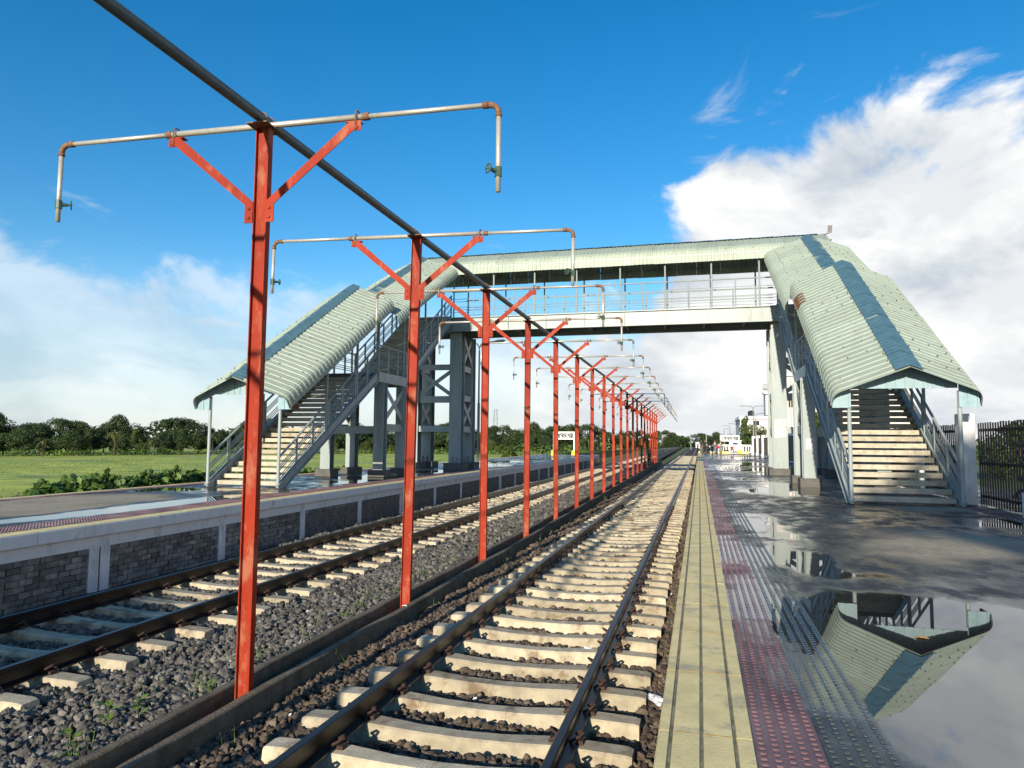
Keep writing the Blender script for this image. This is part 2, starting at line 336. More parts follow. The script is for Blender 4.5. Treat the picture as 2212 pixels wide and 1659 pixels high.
    inv = N('ShaderNodeMath'); inv.operation = 'MULTIPLY_ADD'; L(water, inv.inputs[0]); inv.inputs[1].default_value = -0.3993; inv.inputs[2].default_value = 0.4; L(inv.outputs[0], bp.inputs['Strength'])
    L(bp.outputs[0], b.inputs['Normal'])
    return m
M['paving'] = wet_mat('platform_concrete', (0.40, 0.335, 0.235), (0.046, 0.044, 0.040))
M['tile_red'] = wet_mat('red_tactile_tile', (0.27, 0.165, 0.158), (0.155, 0.088, 0.092), lo=0.51, hi=0.64, orand=.28)
M['tile_grey'] = wet_mat('grey_tactile_tile', (0.15, 0.16, 0.15), (0.065, 0.075, 0.075), lo=0.49, hi=0.62, orand=.28)

# ------------------------------------------------------------------ ground, field, embankment
def field_mat():
    m = bpy.data.materials.new('flooded_rice_field'); m.use_nodes = True; nt, N, L = node_kit(m); b = nt.nodes['Principled BSDF']
    geo = N('ShaderNodeNewGeometry')
    def nz(scale, det, sc, ro=0.6):
        mp = N('ShaderNodeMapping'); mp.inputs['Scale'].default_value = sc; mp.inputs['Rotation'].default_value = (0, 0, R(-48)); L(geo.outputs['Position'], mp.inputs['Vector'])
        n = N('ShaderNodeTexNoise'); n.inputs['Scale'].default_value = scale; n.inputs['Detail'].default_value = det; n.inputs['Roughness'].default_value = ro; L(mp.outputs[0], n.inputs['Vector']); return n.outputs['Fac']
    cr = N('ShaderNodeValToRGB'); e = cr.color_ramp.elements; e[0].position = 0.32; e[0].color = (0.13, 0.20, 0.015, 1); e[1].position = 0.66; e[1].color = (0.60, 0.62, 0.09, 1)
    L(nz(0.16, 8, (1, 1.6, 1), 0.7), cr.inputs['Fac'])
    wm = N('ShaderNodeMapRange'); wm.interpolation_type = 'SMOOTHSTEP'; wm.inputs['From Min'].default_value = 0.54; wm.inputs['From Max'].default_value = 0.66; wm.inputs['To Max'].default_value = 0.75
    L(nz(0.075, 7, (0.55, 1.6, 1), 0.66), wm.inputs['Value'])
    mx = N('ShaderNodeMix'); mx.data_type = 'RGBA'; L(wm.outputs[0], mx.inputs['Factor']); L(cr.outputs[0], mx.inputs['A']); mx.inputs['B'].default_value = (0.10, 0.13, 0.10, 1)
    L(mx.outputs['Result'], b.inputs['Base Color'])
    rg = N('ShaderNodeMapRange'); L(wm.outputs[0], rg.inputs['Value']); rg.inputs['To Min'].default_value = 0.85; rg.inputs['To Max'].default_value = 0.25; L(rg.outputs[0], b.inputs['Roughness'])
    bp = N('ShaderNodeBump'); bp.inputs['Strength'].default_value = 0.3; bp.inputs['Distance'].default_value = 0.05; L(nz(5.0, 5, (1, 1, 1)), bp.inputs['Height']); L(bp.outputs[0], b.inputs['Normal'])
    return m
M['field'] = field_mat()
M['bankgrass'] = mat('bank_grass', (0.085, 0.12, 0.025), 0.9, 0.5, 1.5, bump=0.8, bscale=5)
tag(MB().add([(-3000,-1500,-3),(3000,-1500,-3),(3000,4500,-3),(-3000,4500,-3)], [(0,1,2,3)]).build('ground', M['field']), kind='structure')
bank = MB()
prof = [(-25, -3.2), (-17.5, -0.9), (-16.3, -0.25), (-16.1, -1.35), (9.6, -1.35), (9.8, -0.35), (60, -0.3), (75, -3.2)]
bank.prism(prof, 'Y', -60, 700)
tag(bank.build('embankment', M['bankgrass']), kind='structure')

LR = 0.0095                     # everything left of the first track runs at this slight angle to it
def lx(x0, y): return x0 - LR * y

# ------------------------------------------------------------------ ballast and tracks
def ballast_height_r(x, y):
    h = np.full_like(x, -0.978)
    h = np.where(x < -3.3, -0.965 - (-3.3 - x) * 0.07, h)
    h = np.where(x > -0.5, -0.98, h)
    return h
def ballast_height_l(x, y):
    h = np.full_like(x, -0.945)
    h = np.where(x > -5.75, -0.945 + (x + 5.75) * 0.045, h)
    h = np.where(x < -8.5, -0.945 - (-8.5 - x) * 0.12, h)
    return h
def bed(name, x0, x1, y0, y1, hf, m, rz, dx=0.12, drop=0.03):
    xs = np.arange(x0, x1 + 1e-6, dx); ys = np.concatenate([np.arange(y0, 20, 0.25), np.arange(20, 60, 1.0), np.arange(60, y1 + 1, 10)])
    X, Y = np.meshgrid(xs, ys); Z = hf(X, Y) - drop + rng.normal(0, 0.008, X.shape)
    V = np.stack([X, Y, Z], -1).reshape(-1, 3); nx = len(xs); i = np.arange((len(ys)-1) * (nx-1)); r, c = i // (nx-1), i % (nx-1)
    a = r * nx + c; F = np.stack([a, a+1, a+nx+1, a+nx], 1)
    o = obj(name, np_mesh(name, V, F, m), rz=rz); return tag(o, kind='structure')
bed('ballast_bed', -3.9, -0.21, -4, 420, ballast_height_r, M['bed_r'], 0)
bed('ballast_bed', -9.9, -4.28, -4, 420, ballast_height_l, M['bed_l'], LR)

ICO_V = np.array([(0,.526,.851),(0,.526,-.851),(0,-.526,.851),(0,-.526,-.851),(.526,.851,0),(.526,-.851,0),(-.526,.851,0),(-.526,-.851,0),(.851,0,.526),(-.851,0,.526),(.851,0,-.526),(-.851,0,-.526)])
ICO_F = np.array([(0,9,2),(0,2,8),(0,8,4),(0,4,6),(0,6,9),(9,6,11),(9,11,7),(9,7,2),(2,7,5),(2,5,8),(8,5,10),(8,10,4),(4,10,1),(4,1,6),(6,1,11),(11,1,3),(11,3,7),(7,3,5),(5,3,10),(10,3,1)])
BOX_V = np.array([(-1,-1,-1),(1,-1,-1),(1,1,-1),(-1,1,-1),(-1,-1,1),(1,-1,1),(1,1,1),(-1,1,1)]) * 0.62
BOX_F = np.array([(0,2,1),(0,3,2),(4,5,6),(4,6,7),(0,1,5),(0,5,4),(1,2,6),(1,6,5),(2,3,7),(2,7,6),(3,0,4),(3,4,7)])
def stones(x, y, z, size, near):
    n = len(x); bv, bf = (ICO_V, ICO_F) if near else (BOX_V, BOX_F); k = len(bv)
    protos = [bv * (0.72 + 0.5 * rng.random((k, 1))) * np.array([1.15, 0.9, 0.72]) for _ in range(24)]
    P = np.array(protos)[rng.integers(0, 24, n)]                       # n,k,3
    q = rng.normal(size=(n, 4)); q[:, 1:3] *= 0.55; q /= np.linalg.norm(q, axis=1, keepdims=True)
    w, a, b, c = q.T
    Rm = np.stack([np.stack([1-2*(b*b+c*c), 2*(a*b-c*w), 2*(a*c+b*w)], -1), np.stack([2*(a*b+c*w), 1-2*(a*a+c*c), 2*(b*c-a*w)], -1), np.stack([2*(a*c-b*w), 2*(b*c+a*w), 1-2*(a*a+b*b)], -1)], 1)
    V = np.einsum('nij,nkj->nki', Rm, P) * size[:, None, None] + np.stack([x, y, z], -1)[:, None, :]
    F = bf[None] + (np.arange(n) * k)[:, None, None]
    rn = np.repeat(np.clip(rng.normal(0.42, 0.24, n), 0, 1) ** 1.2, k)
    return V.reshape(-1, 3), F.reshape(-1, 3), rn
SP = 0.61
def in_sleeper(x, y, xc, half, y0):
    t = np.abs(((y - y0 + SP/2) % SP) - SP/2)
    return (np.abs(x - xc) < half) & (t < 0.135)
def scatter(name, x0, x1, y0, y1, dens, size, hf, m, rz, near, xc, ys, rails):
    n = int((x1-x0) * (y1-y0) * dens); x = rng.uniform(x0, x1, n); y = rng.uniform(y0, y1, n)
    keep = ~in_sleeper(x, y, xc, 1.36, ys)
    for rx in rails: keep &= np.abs(x - rx) > 0.075
    x, y = x[keep], y[keep]; n = len(x)
    s = size * np.clip(rng.lognormal(0, 0.28, n), 0.45, 1.7)
    lump = 0.012 * np.sin(x * 7.1 + y * 3.3) + 0.014 * np.sin(y * 5.7 - x * 2.1)
    z = hf(x, y) + rng.uniform(-0.02, 0.022, n) + lump
    V, F, rn = stones(x, y, z, s, near); o = obj(name, np_mesh(name, V, F, m, rn), rz=rz); return o
YS_R, YS_L = 5.62, 5.22
RXC, LXC = -1.88, -7.10
RR = (RXC - .8725, RXC + .8725); RL = (LXC - .8725, LXC + .8725)
def two(nameA, *a): pass
s1 = scatter('ballast', -3.845, -0.25, 2.6, 13, 700, 0.0305, ballast_height_r, M['stone_r'], 0, True, RXC, YS_R, RR)
tag(s1, 'brown crushed stone ballast between the sleepers of the near track', 'ballast', kind='stuff')
s2 = scatter('ballast', -9.0, -4.30, 3.4, 15, 560, 0.033, ballast_height_l, M['stone_l'], LR, True, LXC, YS_L, RL)
tag(s2, 'dark grey crushed stone ballast under and beside the far track', 'ballast', kind='stuff')
s3 = scatter('ballast', -3.82, -0.25, 13, 42, 150, 0.052, ballast_height_r, M['stone_r'], 0, False, RXC, YS_R, RR)
tag(s3, 'brown ballast of the near track farther down the line', 'ballast', kind='stuff')
s4 = scatter('ballast', -9.6, -4.30, 15, 42, 140, 0.055, ballast_height_l, M['stone_l'], LR, False, LXC, YS_L, RL)
tag(s4, 'grey ballast of the far track farther down the line', 'ballast', kind='stuff')

def sleeper_mesh():
    b = MB(); st = [(-1.38, 0.092, -0.868), (-1.34, 0.098, -0.856), (-0.95, 0.102, -0.846), (-0.75, 0.102, -0.846), (-0.35, 0.086, -0.872), (0.0, 0.080, -0.880), (0.35, 0.086, -0.872), (0.75, 0.102, -0.846), (0.95, 0.102, -0.846), (1.34, 0.098, -0.856), (1.38, 0.092, -0.868)]
    for x, w, z in st: b.v += [(x, -w-.025, -1.06), (x, -w, z - .015), (x, -w + .014, z), (x, w - .014, z), (x, w, z - .015), (x, w+.025, -1.06)]
    for i in range(len(st) - 1):
        for k in range(6):
            a, c = i*6 + k, i*6 + (k+1) % 6; b.f.append((a, c, c + 6, a + 6))
    b.f.append((5,4,3,2,1,0)); o = (len(st)-1)*6; b.f.append(tuple(o + k for k in range(6)))
    return setmesh(b.mesh('sleeper'), M['sleeper'])
def clip_mesh():
    b = MB()      # spring clip: a bent bar beside the rail foot
    b.tube([(0, -0.055, -0.82), (0.03, -0.055, -0.80), (0.075, -0.05, -0.775), (0.10, -0.02, -0.755), (0.085, 0.015, -0.755), (0.04, 0.03, -0.785), (0.06, 0.06, -0.80), (0.10, 0.06, -0.83)], 0.0115, 6)
    b.box(0.05, 0.10, -0.03, 0.035, -0.86, -0.815)
    return setmesh(b.mesh('rail_clip'), M['clip'])
SLP, CLP = sleeper_mesh(), clip_mesh()
RAILP = [(-.075, -.846), (.075, -.846), (.075, -.832), (.012, -.812), (.009, -.72), (.036, -.705), (.036, -.676), (.028, -.668), (-.028, -.668), (-.036, -.676), (-.036, -.705), (-.009, -.72), (-.012, -.812), (-.075, -.832)]
def track(label, xc, rz, ys, y0, n, nclip, y_end):
    t = empty('railway_track', (0, 0, 0), rz)
    tag(t, label, 'railway track', 'railway tracks')
    for s in (-1, 1):
        b = MB(); b.prism([(xc + s * .8725 + p[0], p[1]) for p in RAILP], 'Y', -3, y_end); b.build('rail', M['rail'], t)
    for i in range(n):
        y = ys + SP * (i - 5)
        if y < y0: continue
        s = obj('sleeper', SLP, t, (xc + random.uniform(-.018, .018), y + random.uniform(-.012, .012), random.uniform(-.006, .004)), random.uniform(-.008, .008))
        if i - 5 < nclip:
            for sx in (-1, 1):
                obj('rail_clip', CLP, s, (sx * .8725 + 0.03, 0.0, 0), 0)
                obj('rail_clip', CLP, s, (sx * .8725 - 0.03, 0.0, 0), math.pi)
    return t
track('railway track beside the near platform with cream concrete sleepers', RXC, 0, YS_R, 2.0, 200, 34, 330)
track('railway track below the far platform wall, beyond the red posts', LXC, LR, YS_L, 3.4, 190, 26, 330)

# concrete drain channel carrying the red posts
ch = empty('drain_channel', (0, 0, 0), LR); tag(ch, kind='structure')
def channel_wall(x0, x1):
    b = MB(); ys = list(np.arange(-3, 30, 0.6)) + list(np.arange(30, 96, 3.0)); r = random.Random(int(-x0 * 100))
    for y in ys:
        j = 0.010 * math.sin(y * 0.9 + x0 * 5) + r.uniform(-.007, .007) + 0.012 * math.sin(y * 0.37 + x0); k = r.uniform(-.008, .008)
        b.v += [(x0 + j, y, -1.35), (x0 + j, y, -.834 + k), (x0 + j + .012, y, -.822 + k), (x1 + j - .012, y, -.822 + k), (x1 + j, y, -.834 + k), (x1 + j, y, -1.35)]
    for i in range(len(ys) - 1):
        for q in range(5): a = i*6 + q; b.f.append((a, a+1, a+7, a+6))
    b.build('channel_wall', M['channel'], ch)
channel_wall(-4.29, -4.195); channel_wall(-3.93, -3.835)
MB().box(-4.2, -3.92, -3, 96, -1.32, -1.2).build('channel_floor', M['channel'], ch)

# ------------------------------------------------------------------ right platform
plr = MB(); plr.box(0.235, 9.6, -8, 99, -1.3, 0).box(-0.16, 0.235, -8, 99, -1.3, -0.062)
plr = plr.build('platform_right', M['paving']); tag(plr, kind='structure')
def coping_mesh():
    b = MB(); gz = -0.012
    top = [(-.222, -.16), (-.222, -.006), (-.214, .004)]
    for gx in (-.158, -.008, .152): top += [(gx - .011, .004), (gx - .007, gz), (gx + .007, gz), (gx + .011, .004)]
    top += [(.236, .004), (.236, -.06)]
    poly = top + [(-.10, -.06), (-.10, -.16)]
    b.prism(poly, 'Y', 0.004, 0.996); return setmesh(b.mesh('coping_slab'), M['yellow'])
CP = coping_mesh()
for i in range(-1, 98): obj('coping_slab', CP, plr, (0, 0.83 + i * 1.0, random.uniform(-.001, .001)))
gv = MB()
for gx in (-.158, -.008, .152): gv.box(gx - .006, gx + .006, .2, 97, -.02, -.0075)
tag(gv.build('groove_strip', mat('dull_groove_tone', (0.24, 0.22, 0.16), .9, .6, 9.0), plr), kind='stuff')  # duller strips laid along the coping grooves
jm = mat('yellow_joint_paint', (0.50, 0.30, 0.06), 0.6, 0.2, 20)
jo = MB()
for i in range(0, 30):
    for xa, xb in ((-.216, -.172), (-.144, -.022), (.006, .138), (.166, .225)):
        w_ = random.uniform(.002, .0065)
        if random.random() < .85: jo.box(xa, xb, 0.83 + i - w_, 0.83 + i + w_ * .6, -.02, .0052)
tag(jo.build('joint_line', jm, plr), kind='stuff')
def tile_mesh(m, sx, sy, n1, n2, seg=8):
    b = MB(); b.box(-sx/2 + .002, sx/2 - .002, -sy/2 + .002, sy/2 - .002, -0.03, 0.004)
    for i in range(n1):
        for j in range(n2):
            cx = (i + .5) / n1 * sx - sx/2; cy = (j + .5) / n2 * sy - sy/2; o = len(b.v)
            for r, z in ((0.0185, 0.004), (0.0165, 0.0095), (0.012, 0.0115)):
                for k in range(seg): a = 2*math.pi*k/seg; b.v.append((cx + r*math.cos(a), cy + r*math.sin(a), z))
            for q in range(2):
                for k in range(seg): b.f.append((o+q*seg+k, o+q*seg+(k+1) % seg, o+(q+1)*seg+(k+1) % seg, o+(q+1)*seg+k))
            b.f.append(tuple(o + 2*seg + k for k in range(seg)))
    return setmesh(b.mesh('tactile_tile'), m)
TR, TG = tile_mesh(M['tile_red'], .316, .30, 5, 5), tile_mesh(M['tile_grey'], .332, .30, 5, 5)
for i in range(150):
    y = 1.4 + .30 * i
    obj('tactile_tile', TR, plr, (.400, y, random.uniform(-.0008, .0008))); obj('tactile_tile', TG, plr, (.727, y, random.uniform(-.0008, .0008)))
tag(MB().box(.242, .556, 46.3, 98, -.02, .0065).build('tactile_paving', M['tile_red'], plr), kind='stuff')
tag(MB().box(.560, .893, 46.3, 98, -.02, .0065).build('tactile_paving', M['tile_grey'], plr), kind='stuff')
# red tile band along the fence
for i in range(60): obj('tactile_tile', TR, plr, (6.06, 8.0 + .30 * i, 0.0))

# ------------------------------------------------------------------ left platform
pll = empty('platform_left', (0, 0, 0), LR); tag(pll, kind='structure')
PE, PW = -9.78, -15.95            # edges at Y = 0
def platform_body():
    b = MB(); b.prism([(PE - .10, -1.3), (PE - .10, -.195), (PE - .35, -.195), (PE - .35, 0), (PW, 0), (PW, -1.3)], 'Y', -45, 76)
    # ramp at the far end
    o = len(b.v); b.v += [(PE-.10, 76, -1.3), (PE-.10, 76, 0), (PW, 76, 0), (PW, 76, -1.3), (PE-.10, 85, -1.3), (PW, 85, -1.3)]
    b.f += [(o, o+1, o+4), (o+3, o+5, o+2), (o+1, o+2, o+5, o+4)]
    return b.build('paving', M['paving'], pll)
platform_body()
cm = MB(); cm.prism([(-.35, -.19), (.0, -.19), (.0, -.012), (-.010, 0.003), (-.35, 0.003)], 'Y', .004, 1.358)
CPL = setmesh(cm.mesh('coping_slab'), M['white'])
for i in range(60): obj('coping_slab', CPL, pll, (PE, -4.70 + 1.362 * i + 0.003, random.uniform(-.0015, .0015)))
tag(MB().box(PE - .36, PE - .012, -5, 76, -.01, .0075).build('edge_paint', M['yellow'], pll), kind='stuff')
tag(MB().box(PW, PW + .3, -5, 76, -.02, .0075).build('edge_paint', M['yellow'], pll), kind='stuff')
MB().box(PE - .105, PE - .07, -5, 76, -.40, -.195).build('wall_band', M['white'], pll)
pil = [3.6, 6.9, 10.2] + [10.2 + 3.27 * k for k in range(1, 20)]
for i, y in enumerate(pil):
    w = .22 if i % 4 == 2 else .11
    MB().box(PE - .105, PE - .062, y - w, y + w, -1.25, -.40).build('pilaster', M['white'], pll)
    if w > .2: MB().box(PE - .1, PE - .0605, y - .012, y + .012, -1.2, -.40).build('expansion_joint', M['ink'], pll)
bk = MB(); bk.box(-.02, .018, -.109, .109, -.043, .043)
BRK = []
for k in range(6):
    b = MB(); r = random.Random(k); e = lambda: r.uniform(-.006, .006)
    x1 = .020 + r.uniform(-.006, .008)
    b.add([(-.03, -.108, -.043), (x1+e(), -.106+e(), -.042+e()), (x1+e(), .106+e(), -.042+e()), (-.03, .108, -.043), (-.03, -.108, .043), (x1+e(), -.106+e(), .042+e()), (x1+e(), .106+e(), .042+e()), (-.03, .108, .043)],
          [(0,1,2,3),(4,7,6,5),(0,4,5,1),(1,5,6,2),(2,6,7,3)])
    BRK.append(setmesh(b.mesh('brick'), M['brick']))
cnt = 0; rest = MB()
for i in range(len(pil) - 1):
    ya, yb = pil[i] + (.22 if i % 4 == 2 else .11), pil[i+1] - (.22 if (i+1) % 4 == 2 else .11)
    nb = max(1, round((yb - ya) / .228)); bw = (yb - ya) / nb
    for row in range(8):
        z = -.45 - row * .096; off = .5 if row % 2 else 0
        for j in range(nb + (1 if off else 0)):
            c = ya + (j + .5 - off) * bw; lo, hi = max(ya, c - bw/2 + .006), min(yb, c + bw/2 - .006)
            if hi - lo < .03: continue
            if c > 8.0 and cnt < 300:
                obj('brick', BRK[random.randrange(6)], pll, (PE - .105 + random.uniform(-.006, .006), (lo + hi)/2, z), None, (1, (hi - lo) / .216, 1)); cnt += 1
            else:
                jx = random.uniform(-.006, .01); rest.box(PE - .14, PE - .088 + jx, lo, hi, z - .043, z + .043)
tag(rest.build('brickwork', M['brick'], pll), kind='stuff')
for i in range(90):
    obj('tactile_tile', TR, pll, (PE - .56, 7.0 + .30 * i, 0.004)); 
    if i < 80: obj('tactile_tile', TR, pll, (PE - .88, 7.0 + .30 * i, 0.004)); obj('tactile_tile', TR, pll, (PW + .48, 11.0 + .30 * i, 0.004))
tag(MB().box(PE - 1.04, PE - .40, 34, 76, -.02, .0095).build('tactile_paving', M['tile_red'], pll), kind='stuff')
tag(MB().box(PW + .32, PW + .64, 35, 76, -.02, .0095).build('tactile_paving', M['tile_red'], pll), kind='stuff')
# ------------------------------------------------------------------ footbridge
fb = empty('footbridge', (-4.3, 34.2, 0)); fb_off = Vector((4.3, -34.2, 0))
tag(fb, 'covered steel footbridge with pale corrugated roof and two roofed staircases across both tracks', 'footbridge')
def fbpart(name, loc, rz=0):     # position of a footbridge part in world coordinates
    return (Vector(loc) + fb_off)
def hcol(b, x, y, w, d, z0, z1, tf=.03, tw=.02):
    b.box(x - w/2, x + w/2, y - d/2, y - d/2 + tf, z0, z1); b.box(x - w/2, x + w/2, y + d/2 - tf, y + d/2, z0, z1)
    b.box(x - tw/2, x + tw/2, y - d/2 + tf, y + d/2 - tf, z0, z1)
def ribbed(path, length, pitch=.2, h=.021, flat=False, sink=0.0):
    """corrugated sheet: path = [(u, w)] down the slope, ribs every pitch along y (0..length)"""
    ys = []; n = max(1, round(length / pitch)); p = length / n
    for k in range(n):
        o = k * p; ys += [(o, 0), (o + p * .42, 0), (o + p * .52, h), (o + p * .82, h), (o + p * .92, 0)]
    ys.append((length, 0))
    pts = []
    for i, (u, w) in enumerate(path):
        a = path[max(0, i-1)]; c = path[min(len(path)-1, i+1)]; t = Vector((c[0]-a[0], c[1]-a[1])).normalized(); pts.append((u, w, -t.y, t.x))
    V = []; F = []; m = len(ys)
    for (u, w, nu, nw) in pts:
        for (y, hh) in ys: V.append((u + nu * hh, y, w + nw * hh))
    for i in range(len(pts) - 1):
        for j in range(m - 1): a = i*m + j; F.append((a, a+1, a+m+1, a+m))
    return V, F
def roof_sheets(parent, path, y0, y1, slope, z0, mirror_only=None, sheet=1.05, mname='roof', axis='Y', skip=None):
    """sheets on both sides of a ridge from y0 to y1 (ridge height z0 at y=0, rising with slope)"""
    n = max(1, round((y1 - y0) / sheet)); L = (y1 - y0) / n; V, F = ribbed(path, L); th = math.atan(slope); sn, cs = math.sin(th), math.cos(th)
    for s in (-1, 1):
        b = MB(); b.v = [(s * u, y - w * sn, w * cs + slope * y) for (u, y, w) in V]
        b.f = [f if s < 0 else f[::-1] for f in F]
        me = setmesh(b.mesh('roof_sheet'), M[mname])
        for k in range(n):
            if skip and skip(s, k): continue
            y = y0 + k * L
            o = obj('roof_sheet', me, parent, (0, y, z0 + slope * y + random.uniform(-.006, .012)), random.uniform(-.005, .005))
def ridge_caps(parent, y0, y1, slope, z0, seg=.72, w=.30):
    n = max(1, round((y1 - y0) / seg)); L = (y1 - y0) / n
    V, F = ribbed([(-w, -w*.417 + .004), (-.05, -.016), (0, .003), (.05, -.016), (w, -w*.417 + .004)], L + .06, pitch=.16, h=.006)
    b = MB(); th = math.atan(slope); b.v = [(u, y - ww * math.sin(th), ww * math.cos(th) + slope * y + .018 * (1 - y / L)) for (u, y, ww) in V]; b.f = F; me = setmesh(b.mesh('ridge_cap'), M['ridge'])
    for k in range(n): obj('ridge_cap', me, parent, (0, y0 + k * L, z0 + slope * (y0 + k * L) + .026 + random.uniform(0, .004)), random.uniform(-.004, .004))
def screws(parent, path, y0, y1, slope, z0):
    th = math.atan(slope); b = MB(); rows = ((.32, 2), (.62, 3), (1.02, 3), (1.36, 2))
    for s in (-1, 1):
        for u, st in rows:
            w = np.interp(u, [p[0] for p in path], [p[1] for p in path])
            y = y0 + .13
            while y < y1:
                if random.random() < .8:
                    x = s * (u + random.uniform(-.03, .03)); z = z0 + slope * y + w * math.cos(th) + .026; r = .017; yy = y - w * math.sin(th)
                    b.box(x - r, x + r, yy - r, yy + r, z - .01, z + .016)
                y += .2 * st
    tag(b.build('roof_screws', M['screw'], parent), kind='stuff')
PATH = [(u * .965, w) for u, w in [(.0, 0), (.72, -.30), (1.44, -.60), (1.54, -.65), (1.61, -.715), (1.65, -.80), (1.664, -.90), (1.668, -1.06)]]
PATHU = [(u * 1.11, w * .97) for u, w in PATH]

def staircase(xc, ybase, rz, damaged):
    SL1, ZR1, SL2, ZR2 = .585, 3.86, .50, 3.71
    yl0, yl1, ytop, zl, zt = 6.4, 9.2, 15.0, 4.07, 7.75
    st = MB(); hw = 1.2
    n1, n2 = 22, 20
    s1 = zl / (yl0 + .28); s2 = (zt - zl) / (ytop - yl1)
    for s in (-1, 1):      # stringers: channel section, flange lit on top
        x = s * hw
        for (ya, za, yb, zb) in ((-.42, .0, yl0, zl), (yl1, zl, ytop, zt)):
            pl = [(ya, za + .06), (yb, zb + .06), (yb, zb - .30), (ya + .42, za)] if ya < 0 else [(ya, za + .06), (yb, zb + .06), (yb, zb - .32), (ya, za - .32)]
            st.prism(pl, 'X', x - .012, x + .012)
            st.bar((x, ya, za + .075), (x, yb, zb + .075), .13, .028)
            st.bar((x, ya + .40, za + .01) if ya < 0 else (x, ya, za - .33), (x, yb, zb - .31), .13, .028)
        st.box(x - .06, x + .06, yl0, yl1, zl - .34, zl + .05)
    st.box(-hw - .05, hw + .05, yl0 - .02, yl0 + .09, zl - .36, zl - .02); st.box(-hw - .05, hw + .05, yl1 - .09, yl1 + .02, zl - .36, zl - .02)
    S = st.build('staircase', M['steel'], fb); S.location = fbpart('', (xc, ybase, 0)); S.rotation_euler.z = rz
    # steps
    b = MB(); b.box(-1.17, 1.17, 0, .33, -.125, 0)
    SM = setmesh(b.mesh('step'), M['step'])
    r1 = zl / n1; t1 = (yl0) / (n1 - 1)
    for k in range(n1 - 1): obj('step', SM, S, (random.uniform(-.008, .008), k * t1 + random.uniform(-.004, .004), (k + 1) * r1 + random.uniform(-.004, .004)), random.uniform(-.004, .004))
    r2 = (zt - zl) / n2; t2 = (ytop - yl1) / n2
    for k in range(n2): obj('step', SM, S, (0, yl1 + k * t2, zl + (k + 1) * r2))
    MB().box(-1.19, 1.19, yl0 - .1, yl1 + .15, zl - .12, zl).build('landing_slab', M['footing'], S)
    # railings
    bars = (.25, .335, .42, .60, .675, .75); rails = MB(); hand = MB()
    pm = MB().box(-.026, .026, -.04, .04, 0, 1.02); PM = setmesh(pm.mesh('railing_post'), M['rail_paint'])
    for s in (-1, 1):
        x = s * hw
        line = [(-.34, -.11), (yl0, zl + .09), (yl1, zl + .09), (ytop, zt + .09)]
        for (ya, za), (yb, zb) in zip(line[:-1], line[1:]):
            for h in bars: rails.tube([(x, ya, za + h), (x, yb, zb + h)], .016, 5)
            hand.tube([(x, ya, za + 1.02), (x, yb, zb + 1.02)], .036, 8)
            n = max(2, round((yb - ya) / .92))
            for k in range(1 if ya < .1 else 0, n + (1 if yb == ytop else 0)):
                y = ya + (yb - ya) * k / n; z = za + (zb - za) * k / n
                obj('railing_post', PM, S, (x, y, z - .02))
    rails.build('rail_bars', M['rail_paint'], S); hand.build('handrail', M['steel'], S)
    # posts that carry the roof
    zr = 3.48
    for s in (-1, 1):
        MB().tube([(s * hw, -.16, 0.0), (s * hw, -.34, .02), (s * hw, -.34, zr - .75)][1:], .048, 12).build('roof_post', M['steel'], S)
        for y, zb, top in ((2.4, 1.6, ZR1 + SL1*2.4 - .3), (4.6, 2.95, ZR1 + SL1*4.6 - .3), (6.4, zl, ZR1 + SL1*6.4 - .3), (8.9, zl, ZR2 + SL2*8.9 - .2), (11.4, 5.5, ZR2 + SL2*11.4 - .2), (13.6, 6.9, ZR2 + SL2*13.6 - .2)):
            MB().box(s*hw - .035, s*hw + .035, y - .035, y + .035, zb, top - .56).build('roof_post', M['rail_paint'], S)
    # landing columns with footings and cross bracing
    for s in (-1, 1):
        for y in (6.85, 9.0):
            c = MB(); hcol(c, s * 1.14, y, .42, .36, .28, zl - .35); C = c.build('landing_column', M['steel'], S)
            MB().box(s*1.14 - .34, s*1.14 + .34, y - .33, y + .33, -.02, .285).build('footing', M['footing'], C)
        br = MB(); x = s * 1.14 + s * .10
        br.bar((x, 6.95, 1.95), (x, 8.9, 1.95), .02, .30)
        br.bar((x, 6.95, 2.2), (x, 8.9, 3.55), .02, .22); br.bar((x + .012, 6.95, 3.55), (x + .012, 8.9, 2.2), .02, .22)
        br.build('bracing', M['steel'], S)
    cb = MB(); cb.box(-1.0, 1.0, 6.78, 6.86, 1.7, 2.0); cb.bar((-1.0, 6.8, 1.7), (-1.14, 6.8, 1.35), .1, .1); cb.bar((1.0, 6.8, 1.7), (1.14, 6.8, 1.35), .1, .1); cb.build('cross_beam', M['steel'], S)
    # roofs
    fr = MB()
    for (pth, ya, yb, sl, z0) in ((PATH, -.6, 6.3, SL1, ZR1), (PATHU, 7.1, 13.7, SL2, ZR2)):
        for s in (-1, 1):
            k_ = math.sqrt(1 + sl*sl); W_ = lambda u: float(np.interp(u, [p[0] for p in pth], [p[1] for p in pth])) * k_ - .10
            for u in (.08, .75, 1.30): fr.bar((s*u, ya + .35*u, z0 + sl*(ya + .35*u) + W_(u)), (s*u, yb + .2*u, z0 + sl*(yb + .2*u) + W_(u)), .05, .08)
            for y in np.arange(ya + .7, yb, 1.2):
                fr.bar((0, y, z0 + sl*y - .14), (s * 1.40, y, z0 + sl*y + W_(1.40) - .03), .05, .06)
                fr.bar((s * 1.40, y, z0 + sl*y + W_(1.40) - .03), (s * 1.50, y, z0 + sl*y + W_(1.5) - .22), .05, .05)
    RF = fr.build('stair_roof', M['rust'] if False else M['rail_paint'], fb); RF.location = S.location; RF.rotation_euler.z = rz
